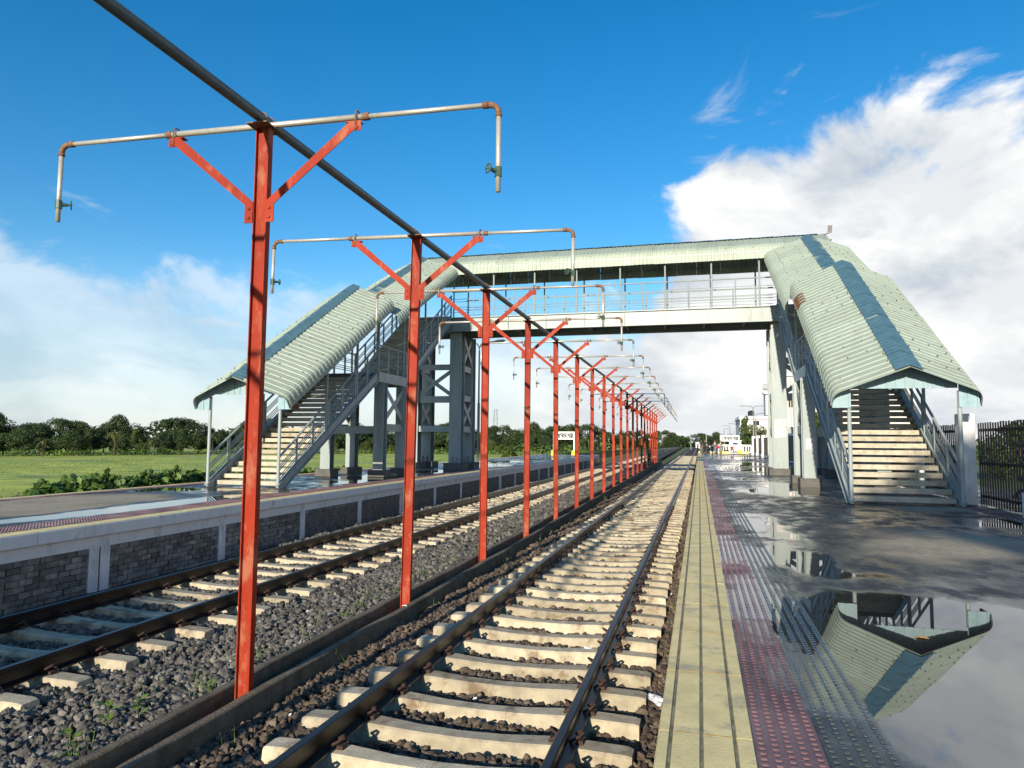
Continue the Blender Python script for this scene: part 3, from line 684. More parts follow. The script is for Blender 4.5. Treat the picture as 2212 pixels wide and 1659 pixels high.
    roof_sheets(RF, PATH, -1.05, 6.40, SL1, ZR1); ridge_caps(RF, -1.04, 6.43, SL1, ZR1); screws(RF, PATH, -1.05, 6.4, SL1, ZR1)
    roof_sheets(RF, PATHU, 6.6, 13.85, SL2, ZR2); ridge_caps(RF, 6.6, 13.9, SL2, ZR2); screws(RF, PATHU, 6.7, 13.8, SL2, ZR2)
    # gable front
    def gable(poly):
        g = MB(); xs = sorted(set([p[0] for p in poly]))
        x0, x1 = xs[0], xs[-1]; top = lambda x: np.interp(x, [p[0] for p in poly[:len(poly)//2]], [p[1] for p in poly[:len(poly)//2]])
        bot = poly[-1][1]; x = x0; k = 0
        while x < x1 - .01:
            xb = min(x1, x + .20); g.prism([(x, bot), (xb, bot), (xb, top(xb)), (x, top(x))], 'Y', -.42, -.40)
            if xb < x1: g.box(xb - .02, xb + .02, -.438, -.4205, bot + .002, top(xb) - .02)
            x = xb
        o = g.build('gable_sheet', M['gable'], RF); return o
    zt_ = lambda u: ZR1 - .234 - .12 - .46 * abs(u)
    gable([(-1.15, zt_(1.15)), (0, zt_(0)), (1.15, zt_(1.15)), (1.15, 2.80), (0, 2.80), (-1.15, 2.80)])
    for s in (-1, 1):
        a, c = (-1.60, -1.17) if s < 0 else (1.17, 1.60)
        gable([(a, zt_(a) - (.12 if s < 0 else 0)), (c, zt_(c) - (.12 if s > 0 else 0)), (c, 2.34), (a, 2.34)])
        MB().box(s*1.58 - .02, s*1.58 + .02, -.32, .05, 2.36, 2.50).build('eave_bracket', M['rust'], RF)
    if damaged:
        rp = MB()
        for k in range(4): 
            y = 5.2 - k * .21; th = math.atan(SL1); z = ZR1 + SL1 * y
            for (ua, wa), (ub_, wb) in zip(PATH[2:6], PATH[3:7]): rp.bar((-ua, y - wa*math.sin(th), z + wa*math.cos(th)), (-ub_, y - wb*math.sin(th), z + wb*math.cos(th)), .085, .03, (0, 0, 1))
        o = rp.build('rust_patch', M['rust'], RF); o.location = (-.014, 0, .014)
    return S
staircase(4.75, 19.2, 0.0, True)
staircase(-13.26, 18.95, 0.0125, False)

# girders, deck and columns of the span
YF, YB, ZB, ZT = 34.2, 36.6, 7.05, 7.75
gi = MB()
for y in (YF, YB):
    gi.box(-14.9, 6.2, y - .010, y + .010, ZB, ZT)
    gi.box(-14.9, 6.2, y - .11, y + .11, ZT - .025, ZT + .012); gi.box(-14.9, 6.2, y - .11, y + .11, ZB - .02, ZB + .012)
for x in np.arange(-14.6, 6.2, 1.86): gi.box(x - .05, x + .05, YF + .02, YB - .02, ZB + .1, ZB + .4)
G = gi.build('girder', M['steel'], fb); G.location = fb_off
for x in np.arange(-11.2, 3.5, 1.94): MB().box(x - .009, x + .009, YF - .10, YF - .011, ZB + .014, ZT - .027).build('stiffener', M['steel'], G)
for x in (-8.2, -1.2): MB().box(x - .32, x + .32, YF - .022, YF - .011, ZB + .05, ZT - .06).build('splice_plate', M['steel'], G)
dk = MB(); dk.box(-14.9, 6.2, YF + .012, YB - .012, ZT - .14, ZT - .03); D = dk.build('deck', M['footing'], fb); D.location = fb_off
for (xs) in ((3.58, 5.9), (-12.14, -14.5)):
    for i, x in enumerate(xs):
        for y in (34.75, 36.6):
            w = .64
            c = MB(); hcol(c, x, y, w, .56, .30, ZB - .022, .035, .03)
            for k in (-.12, .12): c.prism([(x + k - .012, .30), (x + k + .012, .30), (x + k + .004, .62), (x + k - .004, .62)], 'Y', y - .36, y - .281)
            C = c.build('bridge_column', M['steel'], fb); C.location = fb_off
            MB().box(x - .52, x + .52, y - .50, y + .45, -.02, .305).build('footing', M['footing'], C)
        for s in (-1, 1):
            br = MB(); xx = x + s * .26
            for z in (2.03, 3.65, 5.2): br.bar((xx, 34.95, z), (xx, 36.4, z), .02, .30)
            for za, zb in ((2.25, 3.42), (5.45, 6.85)):
                br.bar((xx, 34.95, za), (xx, 36.4, zb), .02, .26); br.bar((xx + .022, 34.95, zb), (xx + .022, 36.4, za), .02, .26)
            B = br.build('bracing', M['steel'], fb); B.location = fb_off
    cb = MB(); a, c_ = min(xs), max(xs)
    for za, zb in ((3.4, 3.75), (1.9, 2.2), (5.1, 5.4)): MB().box(a + .1, c_ - .1, 34.60, 34.66, za, zb).build('cross_beam', M['steel'], fb).location = fb_off
    cb.bar((a + .2, 34.63, 3.75), (c_ - .2, 34.63, 5.1), .03, .2); cb.bar((a + .2, 34.66, 5.1), (c_ - .2, 34.66, 3.75), .03, .2)
    cb = cb.build('cross_bracing', M['steel'], fb); cb.location = fb_off
# worn bills stuck on the near columns
bl = mat('torn_paper', (0.62, 0.60, 0.58), 0.8, 0.2, 9.0, dirt=(0.45, 0.12, 0.14), dirt_amt=0.6, dirt_scale=5)
def bill(x, y, z0, z1, w):
    b = MB(); n = 9; V = []
    for k in range(n + 1):
        u = -w/2 + w * k / n; V.append((x + u, y, z0 + random.uniform(-.05, .03)))
    for k in range(n + 1): V.append((x - w/2 + w * k / n, y, z1 + random.uniform(-.02, .03)))
    b.add(V, [(k, k+1, n+2+k, n+1+k) for k in range(n)]); o = b.build('torn_bill', bl, fb); o.location = fb_off
bill(3.58, 34.462, 1.75, 2.55, .5); bill(3.62, 25.864, 1.25, 1.62, .26)
# span railing
rl = MB(); hr = MB()
for y in (YF + .03, YB - .03):
    for h in (.28, .42, .56, .84, .98): rl.tube([(-12.3, y, ZT + h), (3.6, y, ZT + h)], .013, 5)
    hr.tube([(-12.3, y, ZT + 1.36), (3.6, y, ZT + 1.36)], .032, 8)
RL_ = rl.build('railing', M['rail_paint'], fb); RL_.location = fb_off
hr.build('handrail', M['steel'], RL_)
x = -12.2; k = 0
while x < 3.6:
    for y in (YF + .03, YB - .03):
        tall = k % 2 == 0
        MB().tube([(x, y, ZT), (x, y, 10.35 if tall else ZT + 1.36)], .04 if tall else .03, 8).build('roof_post' if tall else 'railing_post', M['steel'], RL_)
    x += 1.07; k += 1
# span roof (ridge along X): build in a turned frame, local y -> world -x
RB = MB()
for y, z in ((35.4, 11.14), (34.5, 10.72), (36.3, 10.72), (34.03, 10.3), (36.77, 10.3)): RB.bar((-15, y, z), (5.6, y, z), .06, .09)
for x in np.arange(-14.8, 5.6, 2.14):
    for s in (-1, 1): RB.bar((x, 35.4, 11.16), (x, 35.4 + s * 1.3, 10.55), .06, .09); RB.bar((x, 35.4 + s * 1.3, 10.55), (x, 35.4 + s*1.3, 10.1), .05, .06)
RBo = RB.build('span_roof', M['rail_paint'], fb); RBo.location = fb_off
turn = obj('roof_frame', MB().box(-.03, .03, .1, 20, -.16, -.10).mesh('roof_frame'), fb); turn.data.materials.append(M['rail_paint'])
turn.location = fb_off + Vector((5.85, 35.4, 11.30)); turn.rotation_euler.z = R(90)
PB = [(0, 0), (.6, -.30), (1.15, -.585), (1.27, -.67), (1.355, -.79), (1.385, -.95), (1.40, -1.34)]
roof_sheets(turn, PB, 0, 20.6, 0, 0, sheet=1.0, skip=lambda s, k: k == 0 and s > 0)
ridge_caps(turn, .35, 20.6, 0, 0, .95, .22); screws(turn, PB, 0, 20.4, 0, 0)
fl = MB(); fl.add([(-.1, -.12, .02), (-.3, -.16, -.06), (-.34, .45, -.26), (-.12, .5, -.1)], [(0,1,2,3)]); fl.add([(0, -.1, .06), (.05, -.30, .05), (.03, -.33, .42), (-.03, -.12, .40)], [(0,1,2,3)])
fl.bar((.1, -.4, -.42), (.15, .6, -.44), .18, .02); fl.bar((.2, -.3, -.25), (.2, .5, -.28), .3, .02)
fl.build('torn_sheet', M['lamp'], turn)

# ------------------------------------------------------------------ red water stands
def stand_parts():
    t = empty('water_stand')
    w, d, tf, tw = .142, .077, .009, .009
    # H section, open side towards the camera; built from the channel floor up
    b = MB(); z0, z1 = -1.22, 4.515
    b.box(-w/2, -w/2 + tf, -d/2, d/2, z0, z1); b.box(w/2 - tf, w/2, -d/2, d/2, z0, z1); b.box(-w/2 + tf, w/2 - tf, -.006, .006, z0, z1)
    b.build('post', M['red'], t)
    MB().box(-.11, .11, -.15, .15, 4.515, 4.527).build('top_plate', M['fitting'], t)
    for s in (-1, 1):
        br = MB()
        br.prism([(s*.07, 3.77), (s*.07, 3.56), (s*.155, 3.56), (s*.155, 3.74), (s*.955, 4.395), (s*.90, 4.47)] if s > 0 else [(s*.90, 4.47), (s*.955, 4.395), (s*.155, 3.74), (s*.155, 3.56), (s*.07, 3.56), (s*.07, 3.77)], 'Y', -.049, -.040)
        br.add([], [])
        br.prism([(s*.90, 4.47), (s*.955, 4.395), (s*1.04, 4.395), (s*1.04, 4.49), (s*.93, 4.49)] if s < 0 else [(s*.93, 4.49), (s*1.04, 4.49), (s*1.04, 4.395), (s*.955, 4.395), (s*.90, 4.47)], 'Y', -.0492, -.0402)
        br.box(min(s*.88, s*1.03), max(s*.88, s*1.03), -.049, .03, 4.482, 4.492)
        for bx, bz in ((.11, 3.61), (.11, 3.70), (1.0, 4.425)): br.box(s*bx - .011, s*bx + .011, -.062, -.049, bz - .011, bz + .011)
        B = br.build('brace', M['red'], t)
        ub = MB(); ub.tube([(s*.985, -.055, 4.40), (s*.985, -.055, 4.56), (s*.985, -.03, 4.60), (s*.985, .02, 4.60), (s*.985, .045, 4.56), (s*.985, .045, 4.47)], .008, 6); ub.build('u_bolt', M['fitting'], B)
    MB().tube([(-1.08, 0, 4.545), (1.08, 0, 4.545)], .030, 12).build('cross_pipe', M['galv'], t, True)
    for s in (-1, 1):
        p = MB(); p.tube([(s*1.06, 0, 4.545), (s*2.24, 0, 4.545)], .0235, 12); A = p.build('arm_pipe', M['galv'], t, True)
        MB().tube([(s*1.04, 0, 4.545), (s*1.10, 0, 4.545)], .037, 12).build('coupling', M['fitting'], A)
        e = MB(); e.tube([(s*2.22, 0, 4.545), (s*2.275, 0, 4.545)], .032, 12); e.tube([(s*2.27, 0, 4.545), (s*2.31, 0, 4.540), (s*2.345, 0, 4.522), (s*2.365, 0, 4.49), (s*2.37, 0, 4.45)], .0275, 12); e.tube([(s*2.37, 0, 4.455), (s*2.37, 0, 4.425)], .032, 12)
        e.build('elbow', M['fitting'], A, True)
        dp = MB(); dp.tube([(s*2.37, 0, 4.43), (s*2.37, 0, 3.72)], .0235, 12); Dp = dp.build('drop_pipe', M['galv'], t, True)
        v = MB(); v.tube([(s*2.37, 0, 3.95), (s*2.37, 0, 3.86)], .034, 8); a = .8 if s < 0 else -2.3
        dx, dy = math.cos(a), math.sin(a); c = Vector((s*2.37, 0, 3.905)); o = Vector((dx, dy, .1))
        v.tube([c, c + o * .085], [.026, .016], 8)
        hub = c + o * .11; u = o.cross(Vector((0, 0, 1))).normalized(); w_ = o.cross(u).normalized()
        ring = [hub + (u * math.cos(q) + w_ * math.sin(q)) * (.042 + .004 * math.cos(6*q)) for q in np.linspace(0, 2*math.pi, 19)]
        v.tube(ring, .007, 5, False); v.tube([c + o*.08, hub], .008, 6)
        for q in range(3): v.tube([hub, hub + (u*math.cos(q*2.09) + w_*math.sin(q*2.09))*.042], .005, 4)
        v.build('valve', M['valve'], Dp)
    return t
ORD = ['nearest', 'second', 'third', 'fourth', 'fifth', 'sixth', 'seventh', 'eighth', 'ninth', 'tenth', 'eleventh', 'twelfth', 'thirteenth', 'fourteenth', 'fifteenth', 'sixteenth', 'seventeenth', 'eighteenth', 'nineteenth', 'farthest']
PY = [5.91, 9.77, 13.65, 17.45, 21.40, 25.45, 29.47, 33.57, 37.85, 41.9, 46.2, 50.5, 54.7, 59.2, 63.3, 67.5, 71.8, 76.0, 80.4, 85.0]
st0 = stand_parts()
def place_stand(o, y, label):
    o.location = (lx(-4.05, y), y, 0); o.rotation_euler = (0, 0, LR); o['label'] = label; o['category'] = 'water stand'; o['group'] = 'red water stands between the tracks'
    return o
tilt = [(-.004, .0, -.006), (-.006, .0, .03), (-.004, 0, -.01), (-.003, 0, .01)]
for i, y in enumerate(PY):
    o = st0 if i == 0 else copy_tree(st0)
    place_stand(o, y, ('nearest red water stand with the tallest post and its arms against the sky' if i == 0 else 'red water stand farthest down the row' if i == 19 else ORD[i] + ' red water stand from the camera in the row between the tracks'))
    o.rotation_euler.y = [0, .012, .003, .003, -.003][i] if i < 5 else random.uniform(-.005, .005)
    o.rotation_euler.z = LR + .036 + (random.uniform(-.012, .012) if i else 0)
# two more of the row stand behind the camera and shade the first posts
for k, y in enumerate((2.03, -1.85)):
    o = copy_tree(st0); place_stand(o, y, 'red water stand beside the camera, out of the picture to the left' if k == 0 else 'red water stand behind the camera in the row'); o.rotation_euler.z = LR
mp = MB(); ys = [-8] + PY + [86.5]
mp.tube([(lx(-4.05, y), y, 4.600 + .004 * math.sin(y)) for y in ys], .052, 16)
mpo = mp.build('water_main', M['darkpipe'], None, True); tag(mpo, 'long dark pipe running along the tops of the red posts', 'pipe')
ub = MB()
for y in PY:
    x = lx(-4.05, y)
    for dy in (-.06, .06): ub.tube([(x + .058*math.cos(a), y + dy, 4.600 + .058*math.sin(a)) for a in np.linspace(-.6, math.pi + .6, 9)], .007, 5)
tag(ub.build('pipe_clamps', M['fitting'], mpo), kind='stuff')

# ------------------------------------------------------------------ fence on the right
FX = 6.62
def bar_panel(label, y0, y1):
    t = empty('bar_fence', (FX, y0, 0)); tag(t, label, 'fence', 'brown bar fence panels along the near platform')
    L = y1 - y0
    bm = MB().box(-.014, .014, -.017, .017, .02, 2.0); BM = setmesh(bm.mesh('fence_bar'), M['fence'])
    for z in (.22, 1.02, 1.82): MB().box(.026, .066, 0, L, z - .035, z + .035).build('fence_rail', M['fence'], t)
    n = int(L / .148)
    for k in range(n): obj('fence_bar', BM, t, (0, (k + .5) * L / n, random.uniform(-.012, .012)))
def fence_pillar(label, x, y, w, h):
    b = MB(); b.box(-w/2, w/2, -.2, .2, 0, h - .012); b.box(-w/2 + .006, w/2 - .006, -.194, .194, h - .012, h)
    o = b.build('fence_pillar', M['white']); o.location = (x, y, 0); tag(o, label, 'pillar', 'white fence pillars along the near platform')
fence_pillar('tall white pillar beside the foot of the near staircase', 6.42, 20.05, .32, 2.23)
bar_panel('brown bar fence between the tall white pillar and the right edge', 17.0, 19.82)
bar_panel('brown bar fence behind the near staircase', 20.3, 24.2)
lo = MB(); lo.box(-.16, .16, -.25, .25, 0, .5); o = lo.build('fence_pillar', M['white']); o.location = (6.5, 16.5, 0); tag(o, 'low white block at the right edge below the bar fence', 'pillar')
fence_pillar('white pillar behind the near staircase', 6.62, 24.45, .3, 2.23)
bar_panel('brown bar fence beyond the staircase landing', 24.7, 29.4)
fence_pillar('white pillar beyond the near staircase', 6.62, 29.6, .3, 2.23)
bar_panel('brown bar fence beside the bridge columns', 29.8, 36.4)
fence_pillar('grey white pillar between the bridge columns', 6.62, 36.6, .3, 2.23)
ys = [37, 44.2, 51.4, 58.6, 65.8, 73, 80.2, 87.4, 94.6]
for k in range(len(ys)):
    y = ys[k]; lab = ['first','second','third','fourth','fifth','sixth','seventh','eighth','last'][k]
    b = MB(); b.box(-.20, .20, -.22, .22, 0, 2.28); b.box(-.26, -.20, -.18, .18, 0, .28); o = b.build('fence_pillar', M['white']); o.location = (6.62, y + .3, 0); tag(o, lab + ' white pillar of the solid fence beyond the bridge', 'pillar', 'white pillars of the solid brown fence')
    if k < len(ys) - 1:
        t = empty('panel_fence', (6.66, y + .52, 0)); tag(t, lab + ' brown fence panel beyond the bridge', 'fence', 'brown panels of the solid fence')
        n = 24; Lp = 6.76
        pm = MB().box(-.03, .03, -.13, .13, .1, 2.0); PMm = setmesh(pm.mesh('fence_board'), M['fencepanel'])
        for j in range(n): obj('fence_board', PMm, t, (random.uniform(-.006, .006), (j + .5) * Lp / n, 0))
        MB().box(-.05, .1, 0, Lp, 0, .12).build('plinth', M['white'], t)

# ------------------------------------------------------------------ name boards, written in strokes
GLY = [  # polylines in a 0..10 by 0..2 box: gopalganj in its own script
 [(0.55,1.55),(0.25,1.35),(0.15,1.0),(0.3,.6),(0.55,.4),(0.75,.3),(0.62,.12),(0.45,.25)],                         # e-sign
 [(0.9,1.3),(1.05,1.55),(1.35,1.6),(1.5,1.4),(1.42,1.1),(1.2,.8),(1.05,.9)], [(1.75,1.65),(1.75,.2)],                # ga
 [(2.2,1.65),(2.2,.2)],                                                                                             # aa
 [(2.6,1.6),(2.65,1.25),(3.0,1.05),(3.25,1.2)], [(2.9,1.05),(3.3,.75),(3.4,.5)], [(3.45,1.65),(3.45,.2)], [(2.5,1.65),(3.6,1.65)], # pa
 [(3.9,1.65),(3.9,.2)],                                                                                             # aa
 [(4.25,1.1),(4.35,1.35),(4.6,1.3),(4.65,1.0),(4.5,.55),(4.85,.7),(5.05,1.1),(5.25,1.2)], [(5.3,1.65),(5.3,.2)], [(4.1,1.65),(5.45,1.65)], # la
 [(5.8,1.3),(5.95,1.55),(6.25,1.6),(6.4,1.4),(6.3,1.1),(6.08,.8),(5.95,.9)], [(6.7,1.65),(6.7,.2)],                  # ga
 [(7.1,1.35),(7.35,1.6),(7.5,1.3),(7.25,.95),(7.05,.7),(7.2,.4),(7.6,.35),(7.75,.7),(7.6,1.0)], [(7.75,1.6),(8.0,1.5),(7.95,1.1),(8.15,.9)], [(7.8,.95),(8.2,.55),(8.05,.25),(7.7,.15)], [(7.0,1.65),(8.3,1.65)], [(8.3,1.65),(8.3,.3)]] # nja
def name_board(label, x0, x1, y, z0, z1, blocks=True, rz=0):
    t = empty('name_board', ((x0+x1)/2, y, 0), rz); tag(t, label, 'sign', 'station name boards'); w = (x1-x0)/2
    b = MB(); b.box(-w, w, -.05, .05, z0, z1); b.build('board', M['signwhite'], t)
    for s in (-1, 1): MB().box(s*(w - .06) - .06, s*(w - .06) + .06, -.045, .045, 0, z0).build('leg', M['signwhite'], t)
    f = MB(); i = .09
    for (xa, xb, za, zb) in ((-w+i, w-i, z1-i-.012, z1-i), (-w+i, w-i, z0+i, z0+i+.012), (-w+i, -w+i+.012, z0+i, z1-i), (w-i-.012, w-i, z0+i, z1-i)): f.box(xa, xb, -.054, -.0502, za, zb)
    f.build('border_line', M['ink'], t)
    L = MB(); sx = (2*w - .44) / 8.3; sz = (z1 - z0 - .26) / 1.8
    for g in GLY:
        P = [(-w + .22 + p[0]*sx, z0 + .10 + p[1]*sz) for p in g]
        for a, c in zip(P[:-1], P[1:]): L.bar((a[0], -.053, a[1]), (c[0], -.053, c[1]), .006, .085, (0, 0, 1)) if abs(a[0]-c[0]) > 1e-6 else L.box(a[0]-.042, a[0]+.042, -.056, -.050, min(a[1], c[1]), max(a[1], c[1]))
    L.build('lettering', M['ink'], t)
    if blocks:
        for s in (-1, 1):
            k = MB(); k.prism([(-.26, 0), (.26, 0), (.20, .5), (-.20, .5)], 'Y', -.24, .24); o = k.build('footing_block', M['yblock'], t); o.location = (s*(w-.06), 0, 0)
name_board('white station name board at the end of the near platform', 2.66, 5.14, 99.0, 1.60, 2.42)
name_board('white station name board on the far platform', -15.0, -12.7, 74.0, 1.63, 2.46, True)

# ------------------------------------------------------------------ lamps
def lamp(label, x, y, h, arms, rz=0, s=1.0, dark=False, pos=True):
    t = empty('street_lamp', (x, y, 0), rz); tag(t, label, 'street lamp', 'platform and road lamps'); m = M['lamp']
    MB().tube([(0, 0, 0), (0, 0, h * .5), (0, 0, h * .501), (0, 0, h - .5)], [.085*s, .085*s, .06*s, .05*s], 10).build('pole', m, t)
    for sx in arms:
        MB().tube([(0, 0, h - .55), (0, 0, h - .3), (sx*.12, 0, h - .06), (sx*.4, 0, h + .02), (sx*1.0, 0, h + .08)], .035*s, 8).build('arm', m, t)
        hd = MB(); hd.tube([(sx*.95, 0, h + .08), (sx*1.1, 0, h + .09), (sx*1.35, 0, h + .10), (sx*1.6, 0, h + .12), (sx*1.72, 0, h + .13)], [.03, .07, .10, .08, .02], 8)
        o = hd.build('lamp_head', M['lamphead'], t, True); o.scale = (1, 1.3, 1)
lamp('tall dark double lamp post on the far platform beside the bridge', -13.43, 42.6, 7.62, (-1, 1))
lamp('tall double armed lamp beyond the solid brown fence', 7.0, 100.0, 6.3, (-1, 1), 0, 1.3)
lamp('single armed lamp beside the tall double lamp', 7.6, 104.0, 5.45, (1,), 0, 1.2)
lamp('lamp post behind the near bridge column with its arm to the left', 8.6, 84.0, 7.4, (-1,), 0, 1.3)
lamp('small single lamp above the right end of the near name board', 6.9, 141.0, 4.95, (-1,), 0, 1.5)
lamp('small single lamp above the middle of the near name board', 6.95, 175.0, 5.35, (-1,), 0, 1.6)
lamp('small single lamp above the left end of the near name board', 6.8, 210.0, 5.25, (1,), 0, 1.8)
for lab, x, y, h in (('pale concrete pole far beyond the platform end', -2.6, 230, 4.2), ('thin pale post beyond the standing men', 1.35, 150, 3.1)):
    o = MB().tube([(0, 0, -1), (0, 0, h)], [.11, .08], 8).build('utility_pole', M['lamphead']); o.location = (x, y, 0); tag(o, lab, 'pole')
# ------------------------------------------------------------------ buildings beyond the fence
def building(name, label, x0, x1, y0, y1, h, floors, parapet=.5):
    t = empty(name, (x0, y0, 0)); tag(t, label, 'building'); w, d = x1-x0, y1-y0
    b = MB(); b.box(0, w, 0, d, -.4, h); b.build('wall', M['wall'], t)
    r = MB(); r.box(-.25, w+.25, -.25, d+.25, h, h+.14); r.box(-.1, w+.1, -.1, d+.1, h+.14, h+parapet); r.build('roof', M['white'], t)
    return t
bA = building('white_building', 'white two storey building with black rooftop tanks beyond the platform end', 6.65, 17, 125, 140, 5.35, 2, .55)
for z in (3.0, 4.1): MB().box(-.12, 10.4, -.12, 0, z, z + .16).build('ledge', M['white'], bA)
for (x, z, w, h) in ((2.6, 4.35, .9, .75), (4.9, 4.35, .9, .75), (1.0, 1.2, 1.4, .8), (3.8, 1.2, 1.4, .8), (7.4, 4.35, .9, .75)):
    o = MB().box(x - w/2 - .06, x + w/2 + .06, -.05, .0, z - .06, z + h + .06).build('window', M['white'], bA); MB().box(x - w/2, x + w/2, -.06, -.051, z, z + h).build('pane', M['glass'], o)
for k, (x, lab) in enumerate(((8.55, 'left black water tank on the white building roof'), (12.2, 'right black water tank on the white building roof'))):
    b = MB(); b.tube([(0, 0, 0), (0, 0, .12), (0, 0, .16), (0, 0, .42), (0, 0, .46), (0, 0, .8), (0, 0, .95), (0, 0, 1.0)], [.52, .55, .52, .55, .52, .55, .3, .2], 14); o = b.build('water_tank', M['black']); o.location = (x, 127.0, 5.9); tag(o, lab, 'tank', 'rooftop water tanks')
bB = building('station_building', 'tall cream building with a balcony seen between the bridge columns', 8.45, 20, 75, 92, 8.1, 2, .25)
bal = MB(); bal.box(-2.3, 6, -1.5, 0, 6.25, 6.45); BL = bal.build('balcony', M['white'], bB)
for x in np.arange(-2.3, 6.1, .42): MB().tube([(x, -1.45, 6.45), (x, -1.45, 7.2)], .02, 5).build('baluster', M['rail_paint'], BL)
for z in (6.65, 6.85, 7.05, 7.2): MB().tube([(-2.3, -1.45, z), (6, -1.45, z)], .018, 5).build('rail', M['fitting'], BL)
MB().prism([(-1.5, 6.25), (0, 5.2), (0, 5.45), (-1.3, 6.25)], 'X', .55, .75).build('bracket', M['white'], BL)
MB().prism([(-1.5, 6.25), (0, 5.2), (0, 5.45), (-1.3, 6.25)], 'X', -1.9, -1.7).build('bracket', M['white'], BL)
MB().box(-2.1, -1.3, -1.2, 1.0, 4.2, 6.25).build('wing_wall', M['wall'], bB)
for (x, z, w, h) in ((1.0, 5.0, 1.7, 1.2), (3.6, 5.0, 1.7, 1.2)):
    MB().box(x - w/2, x + w/2, -.06, .0, z, z + h).build('window', M['glass'], bB)
MB().tube([(.35, -.08, .5), (.35, -.08, 8.0)], .06, 8).build('downpipe', M['galv'], bB)
for z in (8.5, 8.7, 8.9, 9.1): MB().tube([(-.1, 0, z), (10, 0, z)], .02, 5).build('roof_rail', M['rail_paint'], bB)
wl = MB(); wl.box(0, 3.4, 0, .2, 0, 2.35); o = wl.build('boundary_wall', M['white']); o.location = (7.2, 62, 0); tag(o, 'low white wall behind the bridge columns', 'wall')
hut = empty('white_hut', (4.35, 112, -.3)); tag(hut, 'small white hut behind the near name board', 'hut')
MB().box(0, 1.7, 0, 2, 0, 2.0).build('wall', M['signwhite'], hut); MB().box(-.12, 1.82, -.12, 2.12, 2.0, 2.1).build('roof', M['white'], hut); MB().box(.5, 1.2, -.04, 0, 1.35, 1.7).build('window', M['glass'], hut); MB().box(1.25, 1.62, -.03, 0, 0, 1.7).build('door', M['rail_paint'], hut)
kio = empty('guard_hut', (-1.6, 320, -1.3)); tag(kio, 'tiny pale hut far beside the track end', 'hut')
MB().box(0, 2.4, 0, 2.4, 0, 2.6).build('wall', M['signwhite'], kio); MB().box(-.3, 2.7, -.3, 2.7, 2.6, 2.78).build('roof', M['wall'], kio); MB().box(.5, 1.1, -.05, 0, 0, 1.9).build('door', M['glass'], kio)
bl_ = empty('balustrade', (2.5, 106, 0)); tag(bl_, 'white balustrade beyond the platform end', 'balustrade')
MB().box(0, 4.6, 0, .18, .92, 1.15).build('top_rail', M['signwhite'], bl_); MB().box(0, 4.6, 0, .18, 0, .12).build('base', M['signwhite'], bl_)
for k in range(14): MB().box(.06 + k*.34, .2 + k*.34, .03, .15, .12, .92).build('baluster', M['signwhite'], bl_)
for lab, xa, xb in (('cream kerb block at the track side of the platform end', -.15, .22), ('long cream kerb between the standing men', 1.35, 2.2), ('long cream kerb in front of the balustrade', 2.95, 4.1), ('cream kerb right of the yellow block', 5.25, 6.3)):
    b = MB(); b.prism([(xa, 0), (xb, 0), (xb - .03, .26), (xa + .03, .26)], 'Y', 0, .25); o = b.build('kerb_block', M['yellow']); o.location = (0, 98.6, 0); tag(o, lab, 'kerb', 'kerb blocks closing the platform end')

# ------------------------------------------------------------------ people
def skin(name, edges, m, parent, sub=1):
    """edges: list of chains [(x,y,z,r),...]; chains share joints by equal coordinates"""
    V = []; Rr = []; E = []; idx = {}
    for chn in edges:
        last = None
        for (x, y, z, r) in chn:
            k = (round(x, 4), round(y, 4), round(z, 4))
            if k not in idx: idx[k] = len(V); V.append((x, y, z)); Rr.append(r)
            i = idx[k]
            if last is not None: E.append((last, i))
            last = i
    me = bpy.data.meshes.new(name + '_cage'); me.from_pydata(V, E, []); ob = bpy.data.objects.new(name + '_cage', me); col.objects.link(ob)
    md = ob.modifiers.new('skin', 'SKIN'); md.use_smooth_shade = True
    for i, r in enumerate(Rr): me.skin_vertices[0].data[i].radius = (r, r); me.skin_vertices[0].data[i].use_root = (i == 0)
    sb = ob.modifiers.new('sub', 'SUBSURF'); sb.levels = sub; sb.render_levels = sub
    dg = bpy.context.evaluated_depsgraph_get(); ev = bpy.data.meshes.new_from_object(ob.evaluated_get(dg)); ev.name = name
    bpy.data.objects.remove(ob); ev.materials.clear(); ev.materials.append(m); return obj(name, ev, parent)
M['skin'] = mat('skin', (0.26, 0.14, 0.085), 0.6, 0.08); M['hair'] = mat('hair', (0.012, 0.010, 0.009), 0.5, 0.2)
def cloth(n, c): return mat(n, c, 0.85, 0.12, 9.0)
